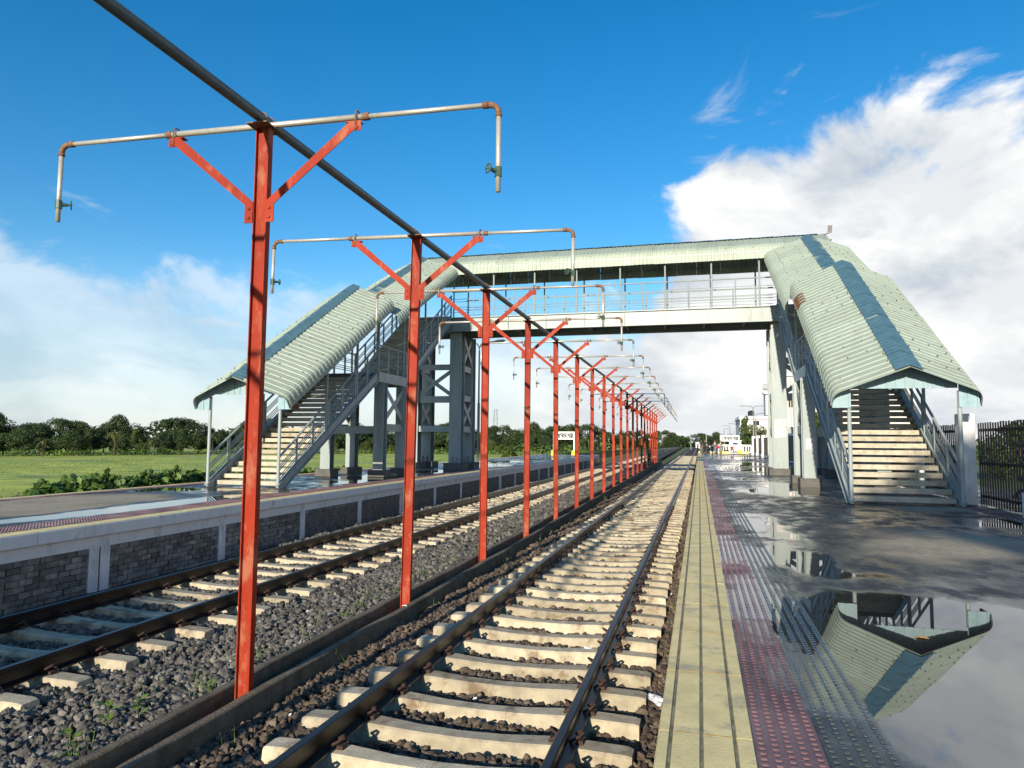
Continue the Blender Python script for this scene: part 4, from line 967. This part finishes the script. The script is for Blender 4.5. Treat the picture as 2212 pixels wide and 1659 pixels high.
def person(label, loc, rz, shirt, trousers, lean=0.0, stride=.10, arms=((.05, .1), (.05, .1)), h=1.70):
    t = empty('person', loc, rz); tag(t, label, 'person', 'people on the line and platform'); s = h / 1.70; t.scale = (s, s, s)
    sl, cl = math.sin(lean), math.cos(lean); hip = .92
    def up(z): return (-(z - hip) * sl, hip + (z - hip) * cl)       # leaning towards -y
    def J(x, z, r, dy=0): y, zz = up(z); return (x, y + dy, zz, r)
    pel = (0, 0, hip, .125); ch = J(0, 1.22, .135); nk0 = J(0, 1.42, .085); nk = J(0, 1.49, .052); hd0 = J(0, 1.56, .075); hd1 = J(0, 1.63, .082); hd2 = J(0, 1.69, .055)
    ch_ = [[pel, ch, nk0, nk, hd0, hd1, hd2]]; sh_ = [[(0, 0, hip - .02, .150), (ch[0], ch[1], ch[2], .158), (nk0[0], nk0[1], nk0[2] - .01, .098)]]; tr_ = []
    for i, sx in enumerate((-1, 1)):
        a, b_ = arms[i]; S0 = J(sx*.185, 1.385, .058); El = (sx*(.22 + a), S0[1] - b_*.5, S0[2] - .28, .043); Wr = (sx*(.22 + a*.6), El[1] - b_, El[2] - .22 + b_*.5, .033)
        Hn = (Wr[0], Wr[1] - .02, Wr[2] - .07, .036); Fi = (Wr[0], Wr[1] - .04, Wr[2] - .14, .018); Th = (Wr[0] - sx*.035, Wr[1] - .045, Wr[2] - .07, .012)
        ch_.append([nk0, S0, El, Wr, Hn, Fi]); ch_.append([Hn, Th])
        sh_.append([(nk0[0], nk0[1], nk0[2] - .01, .098), (S0[0], S0[1], S0[2], .074), (El[0]*.6 + S0[0]*.4, El[1]*.6 + S0[1]*.4, El[2]*.6 + S0[2]*.4, .064)])
        f = stride * (1 if i else -1)
        Hp = (sx*.095, 0, hip - .06, .092); Kn = (sx*.10, -f*.4 - .02, .49, .062); An = (sx*.105, f*.6 + .0, .085, .042); To = (sx*.12, An[1] - .17, .035, .032); He = (sx*.105, An[1] + .04, .035, .034)
        ch_.append([pel, Hp, Kn, An, To]); ch_.append([An, He])
        tr_.append([(0, 0, hip, .146), (Hp[0], Hp[1], Hp[2], .108), (Kn[0], Kn[1], Kn[2], .082), (An[0], An[1], An[2] + .03, .064)])
    b = skin('body', ch_, M['skin'], t); skin('shirt', sh_, shirt, t); skin('trousers', tr_, trousers, t)
    y, z = up(1.645); hr = MB()
    for i in range(5):
        ph = i / 4 * 1.75
        for k in range(10): a = 2*math.pi*k/10; rr = .098 * math.sin(ph); front = .04 if math.sin(a) < -.5 and ph > 1.0 else 0; hr.v.append((rr*math.cos(a)*.95, y + .012 + rr*math.sin(a), z + .02 + .095*math.cos(ph) + front))
    for i in range(4):
        for k in range(10): q = i*10 + k; r_ = i*10 + (k+1) % 10; hr.f.append((q, r_, r_+10, q+10))
    hr.build('hair', M['hair'], t, True)
    fc = MB()
    for sx in (-1, 1): fc.box(sx*.032 - .012, sx*.032 + .012, y - .090, y - .080, z - .035, z - .022)
    fc.box(-.02, .02, y - .088, y - .078, z - .098, z - .088); fc.build('face', M['hair'], t)
    fn = MB(); fn.prism([(-.013, z - .04), (.013, z - .04), (.02, z - .075), (-.02, z - .075)], 'Y', y - .108, y - .075)
    for sx in (-1, 1): fn.box(sx*.09 - .012, sx*.09 + .012, y - .015, y + .02, z - .07, z - .01)
    fn.build('nose_and_ears', M['skin'], t)
    return t
black_c, navy, grey_c, jeans, pale, brown_c = cloth('black_cloth', (.012, .012, .013)), cloth('navy_cloth', (.02, .025, .045)), cloth('grey_cloth', (.16, .15, .14)), cloth('jeans', (.16, .23, .32)), cloth('pale_cloth', (.42, .46, .42)), cloth('brown_cloth', (.10, .075, .065))
person('man in navy shirt and grey trousers standing nearest the track', (0.20, 97.9, 0), R(200), navy, grey_c, .02, .06, ((.02, .12), (.05, .1)), 1.72)
person('man in black shirt and black trousers seen from behind', (0.70, 96.9, 0), R(170), black_c, black_c, 0, .04, ((.06, .02), (.06, .02)), 1.74)
person('person in brown shirt bending over beside the motorbike', (1.62, 98.3, 0), R(60), brown_c, black_c, .75, .08, ((.03, .3), (.03, .3)), 1.70)
person('man in grey shirt and blue jeans at the platform end', (1.98, 97.2, 0), R(-70), pale, jeans, .08, .06, ((.06, .2), (.06, .2)), 1.72)
person('person in pale shirt and grey trousers beside the yellow block', (2.62, 97.6, 0), R(75), pale, cloth('light_grey_cloth', (.28, .29, .28)), .15, .12, ((.05, .25), (.05, .2)), 1.68)
person('man in black walking between the tracks beside the far red posts', (lx(-4.05, 66) + .25, 65.6, -.84), R(0), black_c, black_c, .05, .28, ((.06, .12), (.06, .05)), 1.55)
bg = MB(); bg.tube([(0, 0, .0), (0, 0, .06), (0, 0, .25), (0, 0, .42), (0, 0, .5)], [.10, .2, .22, .16, .05], 10); bg.tube([(-.1, 0, .46), (-.06, 0, .6), (.06, 0, .6), (.1, 0, .46)], .015, 5)
o = bg.build('red_bag', mat('red_cloth', (.50, .02, .035), .7, .2)); o.location = (2.28, 97.35, .62); tag(o, 'bright red bag held between the two men in pale shirts', 'bag')

def motorbike(label, loc, rz, mbody):
    t = empty('motorbike', loc, rz); tag(t, label, 'motorbike')
    for y in (-.62, .62):
        w = MB(); w.tube([(0, y + .27*math.cos(a), .30 + .27*math.sin(a)) for a in np.linspace(0, 2*math.pi, 19)], .05, 8, False); W = w.build('wheel', M['black'], t)
        r = MB(); r.tube([(-.05, y, .30), (.05, y, .30)], .05, 8)
        for a in np.arange(0, 2*math.pi, 1.05): r.tube([(0, y, .3), (0, y + .24*math.cos(a), .3 + .24*math.sin(a))], .012, 4)
        r.build('rim', M['galv'], W)
    b = MB(); b.tube([(0, -.30, .72), (0, -.15, .82), (0, .05, .80), (0, .2, .70)], [.08, .14, .14, .08], 10); b.tube([(0, -.62, .30), (0, -.45, .8), (0, -.38, .98)], .035, 6); b.box(-.12, .12, -.2, .2, .28, .58); b.tube([(0, .62, .3), (0, .1, .4)], .04, 6)
    b.build('body', mbody, t)
    s = MB(); s.tube([(0, .12, .78), (0, .3, .80), (0, .6, .84), (0, .8, .88)], [.08, .13, .13, .06], 8); s.build('seat', M['black'], t)
    h = MB(); h.tube([(-.36, -.28, 1.02), (-.15, -.38, 1.0), (.15, -.38, 1.0), (.36, -.28, 1.02)], .018, 6); h.build('handlebar', M['galv'], t)
    MB().tube([(0, -.46, .88), (0, -.54, .87)], [.09, .08], 10).build('headlight', M['signwhite'], t)
    return t
motorbike('dark blue motorbike parked beside the men at the platform end', (1.15, 99.9, 0), R(20), navy)
motorbike('motorbike standing behind the bar fence beyond the tall white pillar', (9.3, 22.5, -.34), R(70), mat('red_motorbike_paint', (.4, .02, .015), .3, .1))
cha = empty('chair', (4.35, 101.6, 0), R(160)); tag(cha, 'reddish brown chair under the near name board', 'chair')
cm_ = mat('brown_chair_plastic', (.26, .055, .022), .5, .12)
MB().prism([(-.23, -.22), (.23, -.22), (.21, .22), (-.21, .22)], 'Z', .42, .46).build('seat', cm_, cha)
MB().prism([(-.21, .46), (.21, .46), (.24, .92), (-.24, .92)], 'Y', .19, .23).build('backrest', cm_, cha)
for sx in (-1, 1):
    for sy in (-1, 1): MB().tube([(sx*.19, sy*.18, .42), (sx*.22, sy*.21, 0)], [.025, .018], 6).build('leg', cm_, cha)

# ------------------------------------------------------------------ foliage
def leaf_cloud(clumps, n, ls, squash=.8):
    """clumps: (x,y,z,r,weight) ; returns quads spread through the clump shells"""
    C = np.array(clumps); w = C[:, 3] ** 2; idx = rng.choice(len(C), n, p=w / w.sum()); c = C[idx]
    d = rng.normal(size=(n, 3)); d /= np.linalg.norm(d, axis=1, keepdims=True); r = c[:, 3] * (0.55 + .5 * rng.random(n) ** .6)
    P = c[:, :3] + d * r[:, None] * np.array([1, 1, squash])
    nr = d + rng.normal(0, .6, (n, 3)) + np.array([0, 0, .35]); nr /= np.linalg.norm(nr, axis=1, keepdims=True)
    a = np.cross(nr, rng.normal(size=(n, 3))); a /= np.linalg.norm(a, axis=1, keepdims=True); b = np.cross(nr, a)
    s = ls * rng.uniform(.6, 1.4, n)[:, None]
    V = np.stack([P - a*s*.95, P - b*s*.5 + nr*s*.1, P + a*s*.95, P + b*s*.5 + nr*s*.1], 1).reshape(-1, 3)
    F = np.arange(n*4).reshape(-1, 4)
    cr = rng.random(len(C)); rn = np.repeat(np.clip(cr[idx]*.55 + .45*rng.random(n), 0, 1), 4)
    return V, F, rn
def tree_proto(kind, h, w, n, ls, m):
    cl = []; tk = MB(); rr = random.Random(kind*17 + int(h*10))
    if kind == 0:      # broad dense
        for k in range(26):
            a = rr.uniform(0, 6.28); q = rr.random() ** .5; z = rr.uniform(.25, .92); e = math.sin(min(1, (z - .12) / .75) * math.pi) ** .5
            cl.append((math.cos(a)*q*w*.5*e, math.sin(a)*q*w*.5*e, h*z, rr.uniform(.14, .24)*w, 1))
    elif kind == 1:    # flat umbrella crown on visible limbs
        for k in range(24):
            a = rr.uniform(0, 6.28); q = rr.random() ** .5; cl.append((math.cos(a)*q*w*.55, math.sin(a)*q*w*.55, h*(.90 - .16*q*q) + rr.uniform(-.05, .05)*h, rr.uniform(.09, .15)*w, 1))
        for k in range(6):
            a = rr.uniform(0, 6.28); cl.append((math.cos(a)*w*.28, math.sin(a)*w*.28, h*rr.uniform(.5, .7), .10*w, 1))
    else:              # tall narrow
        for k in range(20):
            a = rr.uniform(0, 6.28); z = rr.uniform(.28, .95); q = (1.05 - z)*.9 + .12; cl.append((math.cos(a)*q*w*.36, math.sin(a)*q*w*.36, h*z, rr.uniform(.14, .2)*w, 1))
    tk.tube([(0, 0, -.3), (.02*h, 0, .3*h), (0, .02*h, .6*h), (.02*h, .01*h, .8*h)], [.035*h, .025*h, .017*h, .006*h], 7)
    for c in cl[:7]: tk.tube([(0, 0, h*.38), (c[0]*.5, c[1]*.5, h*.38 + (c[2]-h*.38)*.6), (c[0], c[1], c[2])], [.014*h, .009*h, .003*h], 5)
    V, F, rn = leaf_cloud(cl, n, ls)
    return np_mesh('crown', V, F, m, rn), setmesh(tk.mesh('trunk'), M['bark'])
PROT = [tree_proto(0, 7.6, 8.0, 4600, .24, M['leaf_dark']), tree_proto(0, 7.0, 7.0, 4200, .23, M['leaf_mid']), tree_proto(0, 8.2, 9.0, 5200, .25, M['leaf_dark']),
        tree_proto(1, 9.4, 10.0, 3400, .24, M['leaf_dark']), tree_proto(2, 8.0, 5.0, 3000, .22, M['leaf_mid']), tree_proto(0, 5.4, 6.0, 3600, .21, M['leaf_mid'])]
def tree(proto, loc, s, rz, label, group='trees along the far edge of the field', name='tree'):
    t = empty(name, loc, rz); tag(t, label, 'tree', group); t.scale = s if isinstance(s, tuple) else (s, s, s)
    obj('crown', proto[0], t); obj('trunk', proto[1], t); return t
def treedist(az):        # distance of the wood's edge by bearing
    return float(np.interp(az, [-75, -55, -44, -36, -24, -14, -6, 1, 6, 14], [190, 198, 204, 222, 228, 235, 300, 420, 470, 480]))
LAB = ['dense dark green broad tree behind the front row of the wood', 'mid green rounded tree behind the front row of the wood', 'large dark spreading tree behind the front row of the wood', 'flat topped tree rising above the wood across the field', 'slender upright tree behind the front row of the wood', 'low bright green tree at the front of the wood']
az = -58.0; k = 0; fr_n = -1
ONES = ['', 'first', 'second', 'third', 'fourth', 'fifth', 'sixth', 'seventh', 'eighth', 'ninth', 'tenth', 'eleventh', 'twelfth', 'thirteenth', 'fourteenth', 'fifteenth', 'sixteenth', 'seventeenth', 'eighteenth', 'nineteenth']
def ordinal(n):
    if n < 20: return ONES[n]
    T = {2: ('twenty', 'twentieth'), 3: ('thirty', 'thirtieth'), 4: ('forty', 'fortieth'), 5: ('fifty', 'fiftieth'), 6: ('sixty', 'sixtieth'), 7: ('seventy', 'seventieth'), 8: ('eighty', 'eightieth'), 9: ('ninety', 'ninetieth')}[n // 10]
    return T[1] if n % 10 == 0 else T[0] + ' ' + ONES[n % 10]
SHORT = ['dense dark broad', 'mid green rounded', 'large dark spreading', 'flat topped', 'slender upright', 'low bright green']
while az < 9:
    d = treedist(az); step = math.degrees(4.4 / d)
    fr_n += 1
    for layer in range(3):
        dd = d + layer * 8 + random.uniform(-2.5, 2.5); a = R(az + random.uniform(-.5, .5) * step + layer * .37 * step)
        kind = random.choices([0, 1, 2, 3, 4, 5], [[2, 3, 1, .4, 1, 4], [4, 2, 3, 1.5, 1.5, 0], [2, 0, 3, 6, 1, 0]][layer])[0]
        sc = (random.uniform(.52, .84) if layer < 2 else random.uniform(.66, 1.02)) * (1.0 + .08 * layer)
        tree(PROT[kind], (math.sin(a)*dd, math.cos(a)*dd, -3.0 + layer*.3), (sc*random.uniform(.9, 1.15), sc, sc), random.uniform(0, 6.28), LAB[kind] if layer else SHORT[kind] + ' tree, ' + ordinal(fr_n + 1) + ' from the left in the front row of the wood')
        k += 1
    az += step * (1.0 if d < 260 else 1.35)
# undergrowth at the wood's foot: nobody could count it
cl = []
for a in np.arange(-60, 9, .45):
    d = treedist(a) - 4 + random.uniform(-1.5, 1.0); cl.append((math.sin(R(a))*d, math.cos(R(a))*d, -2.5, random.uniform(.8, 1.7), 1))
V, F, rn = leaf_cloud(cl, 9000, .26); tag(obj('undergrowth', np_mesh('undergrowth', V, F, M['leaf_fresh'], rn)), 'bright green undergrowth along the foot of the wood', 'undergrowth', kind='stuff')
cl = []
for a in np.arange(-64, 40, .5):
    d = treedist(min(a, 12)) + 26 + random.uniform(0, 12); cl.append((math.sin(R(a))*d, math.cos(R(a))*d, random.uniform(-1.5, 3.2), random.uniform(2.6, 3.6), 1))
V, F, rn = leaf_cloud(cl, 16000, .75); tag(obj('woodland', np_mesh('woodland', V, F, M['leaf_dark'], rn)), 'dark far wood closing the horizon behind the front trees', 'wood', kind='stuff')
# palms
def palm_proto(h, n, L, dr):
    b = MB(); b.tube([(0, 0, -.2), (.08, 0, h*.5), (.05, .05, h)], [.16, .12, .10], 7)
    V = []; F = []; rn = []
    for k in range(n):
        a = 2*math.pi*k/n + rng.uniform(-.2, .2); e = rng.uniform(-.2, 1.1); p0 = np.array([.05, .05, h]); prev = None; cr = rng.random()
        dirn = np.array([math.cos(a), math.sin(a), 0]); side = np.array([-math.sin(a), math.cos(a), 0])
        for j in range(9):
            u = j / 8; p = p0 + dirn * (u * L * math.cos(e) * (1 - .15*u)) + np.array([0, 0, u*L*math.sin(e) - dr*u*u*L])
            if prev is not None:
                for s in (-1, 1):
                    wv = side * s * .42 * L/2.4 * math.sin(.25 + u*2.6) + np.array([0, 0, -.16]); o = len(V)
                    V += [tuple(prev), tuple(p), tuple(p + wv), tuple(prev*.6 + p*.4 + wv*.9)]; F.append((o, o+1, o+2, o+3)); rn += [cr*.5 + .3*rng.random()]*4
            prev = p
    return np_mesh('crown', np.array(V), np.array(F), M['leaf_palm'], np.array(rn)), setmesh(b.mesh('trunk'), M['bark'])
PALM = [palm_proto(5.2, 18, 2.5, .75), palm_proto(3.6, 16, 2.3, .6)]
for i, (a, d, p, s, lab) in enumerate(((-48.2, 190, 1, 1.0, 'short yellowish palm at the left front of the wood'), (-44.0, 196, 0, 1.0, 'palm with drooping fronds in the wood left of the nearest post'), (-41.5, 198, 1, 1.1, 'pale palm at the wood front beyond the field'), (-37.6, 215, 0, 1.0, 'palm half hidden behind the far staircase'),
      (-27.5, 222, 0, 1.05, 'palm seen between the far landing columns'), (-19.6, 214, 0, 1.1, 'tall palm seen between the red posts beyond the bridge'), (-18.8, 222, 0, .95, 'second palm right of the tall palm beyond the bridge'), (-8.6, 230, 0, 1.0, 'yellowish palm beyond the far platform end'), (-3.2, 260, 0, 1.2, 'pale palm right of the red posts'))):
    tree(PALM[p], (math.sin(R(a))*d, math.cos(R(a))*d, -3), s, i*1.3, lab, 'palms before the wood', 'palm_tree')
# banana plants by the far name board
def banana_proto():
    V = []; F = []; rn = []
    for k in range(9):
        a = 2*math.pi*k/9 + rng.uniform(-.3, .3); e = rng.uniform(.6, 1.3); L = rng.uniform(1.3, 1.9); prev = None; cr = rng.random()
        dn = np.array([math.cos(a), math.sin(a), 0]); sd_ = np.array([-math.sin(a), math.cos(a), 0])
        for j in range(7):
            u = j/6; p = np.array([0, 0, 1.0]) + dn*(u*L*math.cos(e)) + np.array([0, 0, u*L*math.sin(e) - .7*u*u*L]); w = sd_*.26*math.sin(.15 + u*2.9)
            if prev is not None: o = len(V); V += [tuple(prev[0] - prev[1]), tuple(prev[0] + prev[1]), tuple(p + w), tuple(p - w)]; F.append((o, o+1, o+2, o+3)); rn += [cr]*4
            prev = (p, w)
    b = MB().tube([(0, 0, -.6), (0, 0, 1.1)], [.11, .08], 7)
    return np_mesh('leaves', np.array(V), np.array(F), M['leaf_fresh'], np.array(rn)), setmesh(b.mesh('stem'), M['bankgrass'])
BAN = [banana_proto(), banana_proto()]
for i in range(34):
    y = random.uniform(84, 118); x = -13.5 - random.uniform(0, 1)*9 - (y-84)*.10; p = BAN[i % 2]
    t = empty('banana_plant', (x, y, random.uniform(-1.3, -.6)), random.uniform(0, 6.28)); s = random.uniform(.8, 1.25); t.scale = (s, s, s)
    tag(t, 'banana plant in the clump behind the far name board', 'plant', 'banana clump behind the far name board'); obj('leaves', p[0], t); obj('stem', p[1], t)
# trees right of the line
tree(PROT[5], (8.0, 113, -.2), (.62, .62, .80), 1.0, 'green tree in front of the white building beyond the fence', 'trees beside the station')
tree(PROT[4], (6.9, 116, -.2), (.45, .45, .72), 2.0, 'thin tree left of the tall double lamp', 'trees beside the station')
tree(PROT[1], (10.4, 70, -.3), (.55, .55, .62), 3.0, 'tree seen between the bridge column and the landing column', 'trees beside the station')
for i, (x, y, s) in enumerate(((17, 30, .55), (20, 37, .7), (16, 42, .6), (23, 47, .8))):
    tree(PROT[[5, 1, 5, 0][i]], (x, y, -.6), s, i, ['leafy tree behind the bar fence nearest the right edge', 'second leafy tree behind the bar fence', 'small tree behind the staircase and bar fence', 'larger tree far behind the bar fence'][i], 'trees behind the bar fence')
# big trees behind the camera: their shade falls across the near platform
SH = tree_proto(1, 15.2, 11.5, 5200, .34, M['leaf_dark'])
tree(SH, (5.2, -31, -.3), (1.0, 1.08, 1.175), .6, 'large spreading tree standing behind the camera', 'trees behind the camera')
tree(SH, (14.5, -34, -.3), (1.0, 1.08, 1.25), 2.6, 'second spreading tree standing behind the camera on the right', 'trees behind the camera')
tree(SH, (6.6, -27, -.3), (1.0, 1.0, .87), 4.1, 'lower spreading tree added behind the camera for its shade', 'trees behind the camera')  # added out of view to fill in shade on the nearer platform
# shelter added out of view behind the camera; its roof shades the far track
sh = empty('shade_shelter', (-12.2, -24, 0)); tag(sh, 'unseen shelter added behind the camera to shade the far track', 'shelter')
b = MB(); b.prism([(-3.4, 6.5), (0, 7.2), (3.45, 6.5), (3.45, 6.42), (0, 7.1), (-3.4, 6.42)], 'Y', -7, 6.8); b.build('roof', M['roof'], sh)
for x in (-2.2, 2.2):
    for y in (-6, 0, 6): MB().box(x - .1, x + .1, y - .1, y + .1, 0, 6.7).build('post', M['steel'], sh)

# hedge of big leaves along the far platform's outer edge
def hedge():
    n = 5000; y = rng.uniform(13.2, 34, n); top = np.interp(y, [13.2, 14.5, 15.3, 17.0, 18.0, 19.8, 21.3, 24, 28, 34], [-.25, .05, .32, .50, .36, .50, .34, .30, .2, .1]) - .07 + .07*np.sin(y*5.1) + .06*np.sin(y*11.3) + .05*np.sin(y*17.9)
    x = -16.75 + rng.normal(0, .38, n) - LR*y; z = top - np.abs(rng.normal(0, .26, n)) - .5*np.abs(x + 16.75 + LR*y)
    P = np.stack([x, y, z], -1); nr = rng.normal(0, .8, (n, 3)) + np.array([.45, -.5, .65]); nr /= np.linalg.norm(nr, axis=1, keepdims=True)
    a = np.cross(nr, np.array([0, 0, 1.0]) + rng.normal(0, .3, (n, 3))); a /= np.linalg.norm(a, axis=1, keepdims=True); b = np.cross(nr, a); s = 0.135 * rng.uniform(.25, 1.0, n)[:, None] ** .7
    # heart-like leaf folded along the rib: six corners
    V = np.stack([P + b*s*1.2, P + a*s*.85 + b*s*.25 - nr*s*.2, P + a*s*.55 - b*s*.7 - nr*s*.25, P - b*s*.85 - nr*s*.1, P - a*s*.55 - b*s*.7 - nr*s*.25, P - a*s*.85 + b*s*.25 - nr*s*.2], 1).reshape(-1, 3)
    i = np.arange(n)[:, None]*6; F = np.concatenate([i + np.array([[0, 3, 2, 1]]), i + np.array([[0, 5, 4, 3]])])
    t = empty('hedge', (0, 0, 0)); tag(t, 'leafy green hedge along the outer edge of the far platform', 'hedge')
    obj('leaves', np_mesh('leaves', V, F, M['leaf_hedge'], np.repeat(rng.random(n), 6)), t)
    st = MB()
    for yy in np.arange(13.6, 34, .8): st.tube([(-16.8 - LR*yy, yy, -1.0), (-16.75 - LR*yy, yy + .1, .05)], .015, 5)
    st.build('stems', M['bark'], t)
hedge()
# weeds along the drain and between the stones
def weeds():
    V = []; F = []; rn = []
    spots = []
    for i in range(150):
        y = 3.0 + 40 * random.random() ** 1.6; side = random.choices([0, 1, 2, 3], [5, 2.5, 1.2, .8])[0]
        x = [-4.36 - abs(random.gauss(0, .16)), -3.78 + abs(random.gauss(0, .06)), random.uniform(-2.4, -1.3), -.33 + random.uniform(-.06, .08)][side]
        if side < 2: x = x - LR*y
        spots.append((x, y, [-.89, -1.10, -.94, -.96][side], random.uniform(.05, .15) * (.6 if side == 2 else 1)))
    for (x, y, z, hh) in spots:
        cr = random.random(); n = random.randint(6, 16)
        for k in range(n):
            a = random.uniform(0, 6.28); r = random.uniform(0, hh*.9); ls = random.uniform(.014, .034); c = np.array([x + r*math.cos(a), y + r*math.sin(a)*1.4, z + random.uniform(.0, hh)])
            if random.random() < .3:     # grass blade
                o = len(V); tp = c + np.array([random.uniform(-.05, .05), random.uniform(-.05, .05), hh*1.1]); V += [tuple(c - [.004, 0, 0]), tuple(c + [.004, 0, 0]), tuple(tp + [.001, 0, 0]), tuple(tp)]
            else:
                d1 = np.array([math.cos(a), math.sin(a), random.uniform(-.2, .6)])*ls*1.4; d2 = np.array([-math.sin(a), math.cos(a), random.uniform(-.3, .3)])*ls*.6; o = len(V)
                V += [tuple(c), tuple(c + d1*.5 + d2), tuple(c + d1), tuple(c + d1*.5 - d2)]
            F.append((o, o+1, o+2, o+3)); rn += [min(1, cr*.5 + random.random()*.5)]*4
    tag(obj('weeds', np_mesh('weeds', np.array(V), np.array(F), M['leaf_fresh'], np.array(rn))), 'small green weeds along the drain channel and between the stones', 'weeds', kind='stuff')
    for i, (x, y, lab) in enumerate(((-4.62, 4.55, 'broad leaved seedling on the ballast nearest the camera'), (-4.55, 5.15, 'broad leaved seedling left of the nearest red post'), (-4.66, 4.95, 'taller leafy weed between the two seedlings'))):
        t = empty('seedling', (lx(x, y), y, -.89)); tag(t, lab, 'plant'); V2 = []; F2 = []; r2 = []
        for k in range(5 + i):
            a = k*1.3 + i; c = np.array([.02*math.cos(a), .02*math.sin(a), .05 + .022*k]); d1 = np.array([math.cos(a), math.sin(a), .45])*.075; d2 = np.array([-math.sin(a), math.cos(a), 0])*.034; o = len(V2)
            V2 += [tuple(c), tuple(c + d1*.5 + d2), tuple(c + d1), tuple(c + d1*.5 - d2)]; F2.append((o, o+1, o+2, o+3)); r2 += [.7]*4
        obj('leaves', np_mesh('leaves', np.array(V2), np.array(F2), M['leaf_fresh'], np.array(r2)), t); MB().tube([(0, 0, 0), (.005, 0, .16)], .004, 5).build('stem', M['bankgrass'], t)
weeds()
# rough grass standing in the field and on the bank
def grass():
    n = 9000; d = 30 + 150 * rng.random(n) ** .8; a = np.radians(rng.uniform(-60, -12, n)); x, y = np.sin(a)*d, np.cos(a)*d
    k = (x < -24); x, y, d = x[k], y[k], d[k]; patch = np.sin(x*.11 + 1.3*np.sin(y*.06)) + np.sin(y*.09 + .8*np.sin(x*.05)); k = patch > -.5; x, y, d = x[k], y[k], d[k]; n = len(x)
    th = rng.uniform(0, 3.14, n); w = .015 + .0003*d; hgt = rng.uniform(.10, .26, n); c, s = np.cos(th)*w, np.sin(th)*w; z = np.full(n, -3.02)
    V = np.stack([np.stack([x-c, y-s, z], -1), np.stack([x+c, y+s, z], -1), np.stack([x+c*.5 + .1, y+s*.5, z+hgt], -1), np.stack([x-c*.6 - .05, y-s*.6, z+hgt*.8], -1)], 1).reshape(-1, 3)
    rn = np.repeat(np.clip(rng.random(n)*.35 + .25, 0, 1), 4); tag(obj('field_grass', np_mesh('field_grass', V, np.arange(n*4).reshape(-1, 4), M['leaf_fresh'], rn)), 'rough grass and rice standing in the flooded field', 'grass', kind='stuff')
grass()

# ------------------------------------------------------------------ litter, leaf, far things
def crumple(name, label, loc, sx, sy, h, m, cat, seed):
    r = random.Random(seed); nx, ny = 9, 7; b = MB()
    for j in range(ny):
        for i in range(nx):
            u, v = i/(nx-1)*2 - 1, j/(ny-1)*2 - 1; e = max(0, 1 - (u*u + v*v)*.55); q = 1 + r.uniform(-.18, .18)
            b.v.append((u*sx*q, v*sy*q, h*e*r.uniform(.2, 1.0)))
    for j in range(ny-1):
        for i in range(nx-1): a = j*nx + i; b.f.append((a, a+1, a+nx+1, a+nx))
    o = b.build(name, m); o.location = loc; o.rotation_euler.z = r.uniform(0, 3); tag(o, label, cat); return o
crumple('plastic_bag', 'crumpled white plastic bag on the ballast beside the platform edge', (-.42, 6.95, -.93), .14, .08, .05, M['litter'], 'litter', 1)
crumple('plastic_bag', 'grey white plastic sheet at the bottom edge beside the right rail', (-.62, 4.72, -.93), .12, .10, .07, M['litter'], 'litter', 2)
crumple('paper_scrap', 'white paper scrap on the drain channel near the second red post', (lx(-3.88, 9.3), 9.3, -.815), .035, .025, .015, M['litter'], 'litter', 3)
crumple('paper_scrap', 'small white scrap on a sleeper near the right rail', (-1.25, 8.15, -.86), .05, .03, .03, M['litter'], 'litter', 4)
crumple('fallen_leaf', 'dry brown leaf lying in the platform puddle', (1.62, 6.15, .004), .045, .03, .012, mat('dry_leaf', (.35, .19, .07), .7, .2), 'leaf', 5)
lt = MB()
for i in range(110):
    x, y = (random.uniform(-3.6, -.3), random.uniform(4, 24)) if i % 3 else (random.uniform(-5.7, -4.4), random.uniform(4, 16)); s = random.uniform(.008, .022); z = -.915
    lt.add([(x - s, y - s*.5, z), (x + s, y - s*.3, z + .01), (x + s*.7, y + s, z + random.uniform(0, .025)), (x - s*.8, y + s*.6, z + .015)], [(0, 1, 2, 3)])
tag(lt.build('litter', M['litter']), 'tiny white scraps scattered over the ballast', 'litter', kind='stuff')
# transmission tower on the horizon
tw = empty('transmission_tower', (-185, 640, -3)); tag(tw, 'thin lattice tower on the horizon above the far name board', 'tower'); b = MB()
for sx in (-1, 1):
    for sy in (-1, 1): b.tube([(sx*2.6, sy*2.6, 0), (sx*1.5, sy*1.5, 26), (sx*1.1, sy*1.1, 34)], .14, 4)
for z in range(2, 34, 4):
    w = 2.6 - 1.3*z/34
    for s in (-1, 1): b.tube([(-w, s*w, z), (w, s*w, z + 4)], .06, 4); b.tube([(s*w, -w, z), (s*w, w, z + 4)], .06, 4)
b.build('lattice', M['lamp'], tw)
# a third line joining from the left in the distance
jt = empty('railway_track', (0, 0, 0)); tag(jt, 'distant track curving in from the left beyond the far platform', 'railway track', 'railway tracks')
ctr = [(-40, 150), (-30, 157), (-22, 169), (-15.5, 187), (-11.5, 212), (-9.6, 245), (-9.3, 290)]
for s in (-1, 1): MB().tube([(x + s*.5, y - s*.72, -.72) for x, y in ctr], .07, 6).build('rail', M['rail'], jt)
bb = MB()
for x, y in ctr: bb.v += [(x - 1.4, y + 1.8, -.86), (x + 1.4, y - 1.8, -.86), (x + 4, y - 3.8, -3.1), (x - 4, y + 3.8, -3.1)]
for i in range(len(ctr)-1):
    a = i*4
    for p, q in ((0, 1), (1, 2), (3, 0)): bb.f.append((a+p, a+q, a+q+4, a+p+4))
bb.build('track_bed', M['bankgrass'], jt)
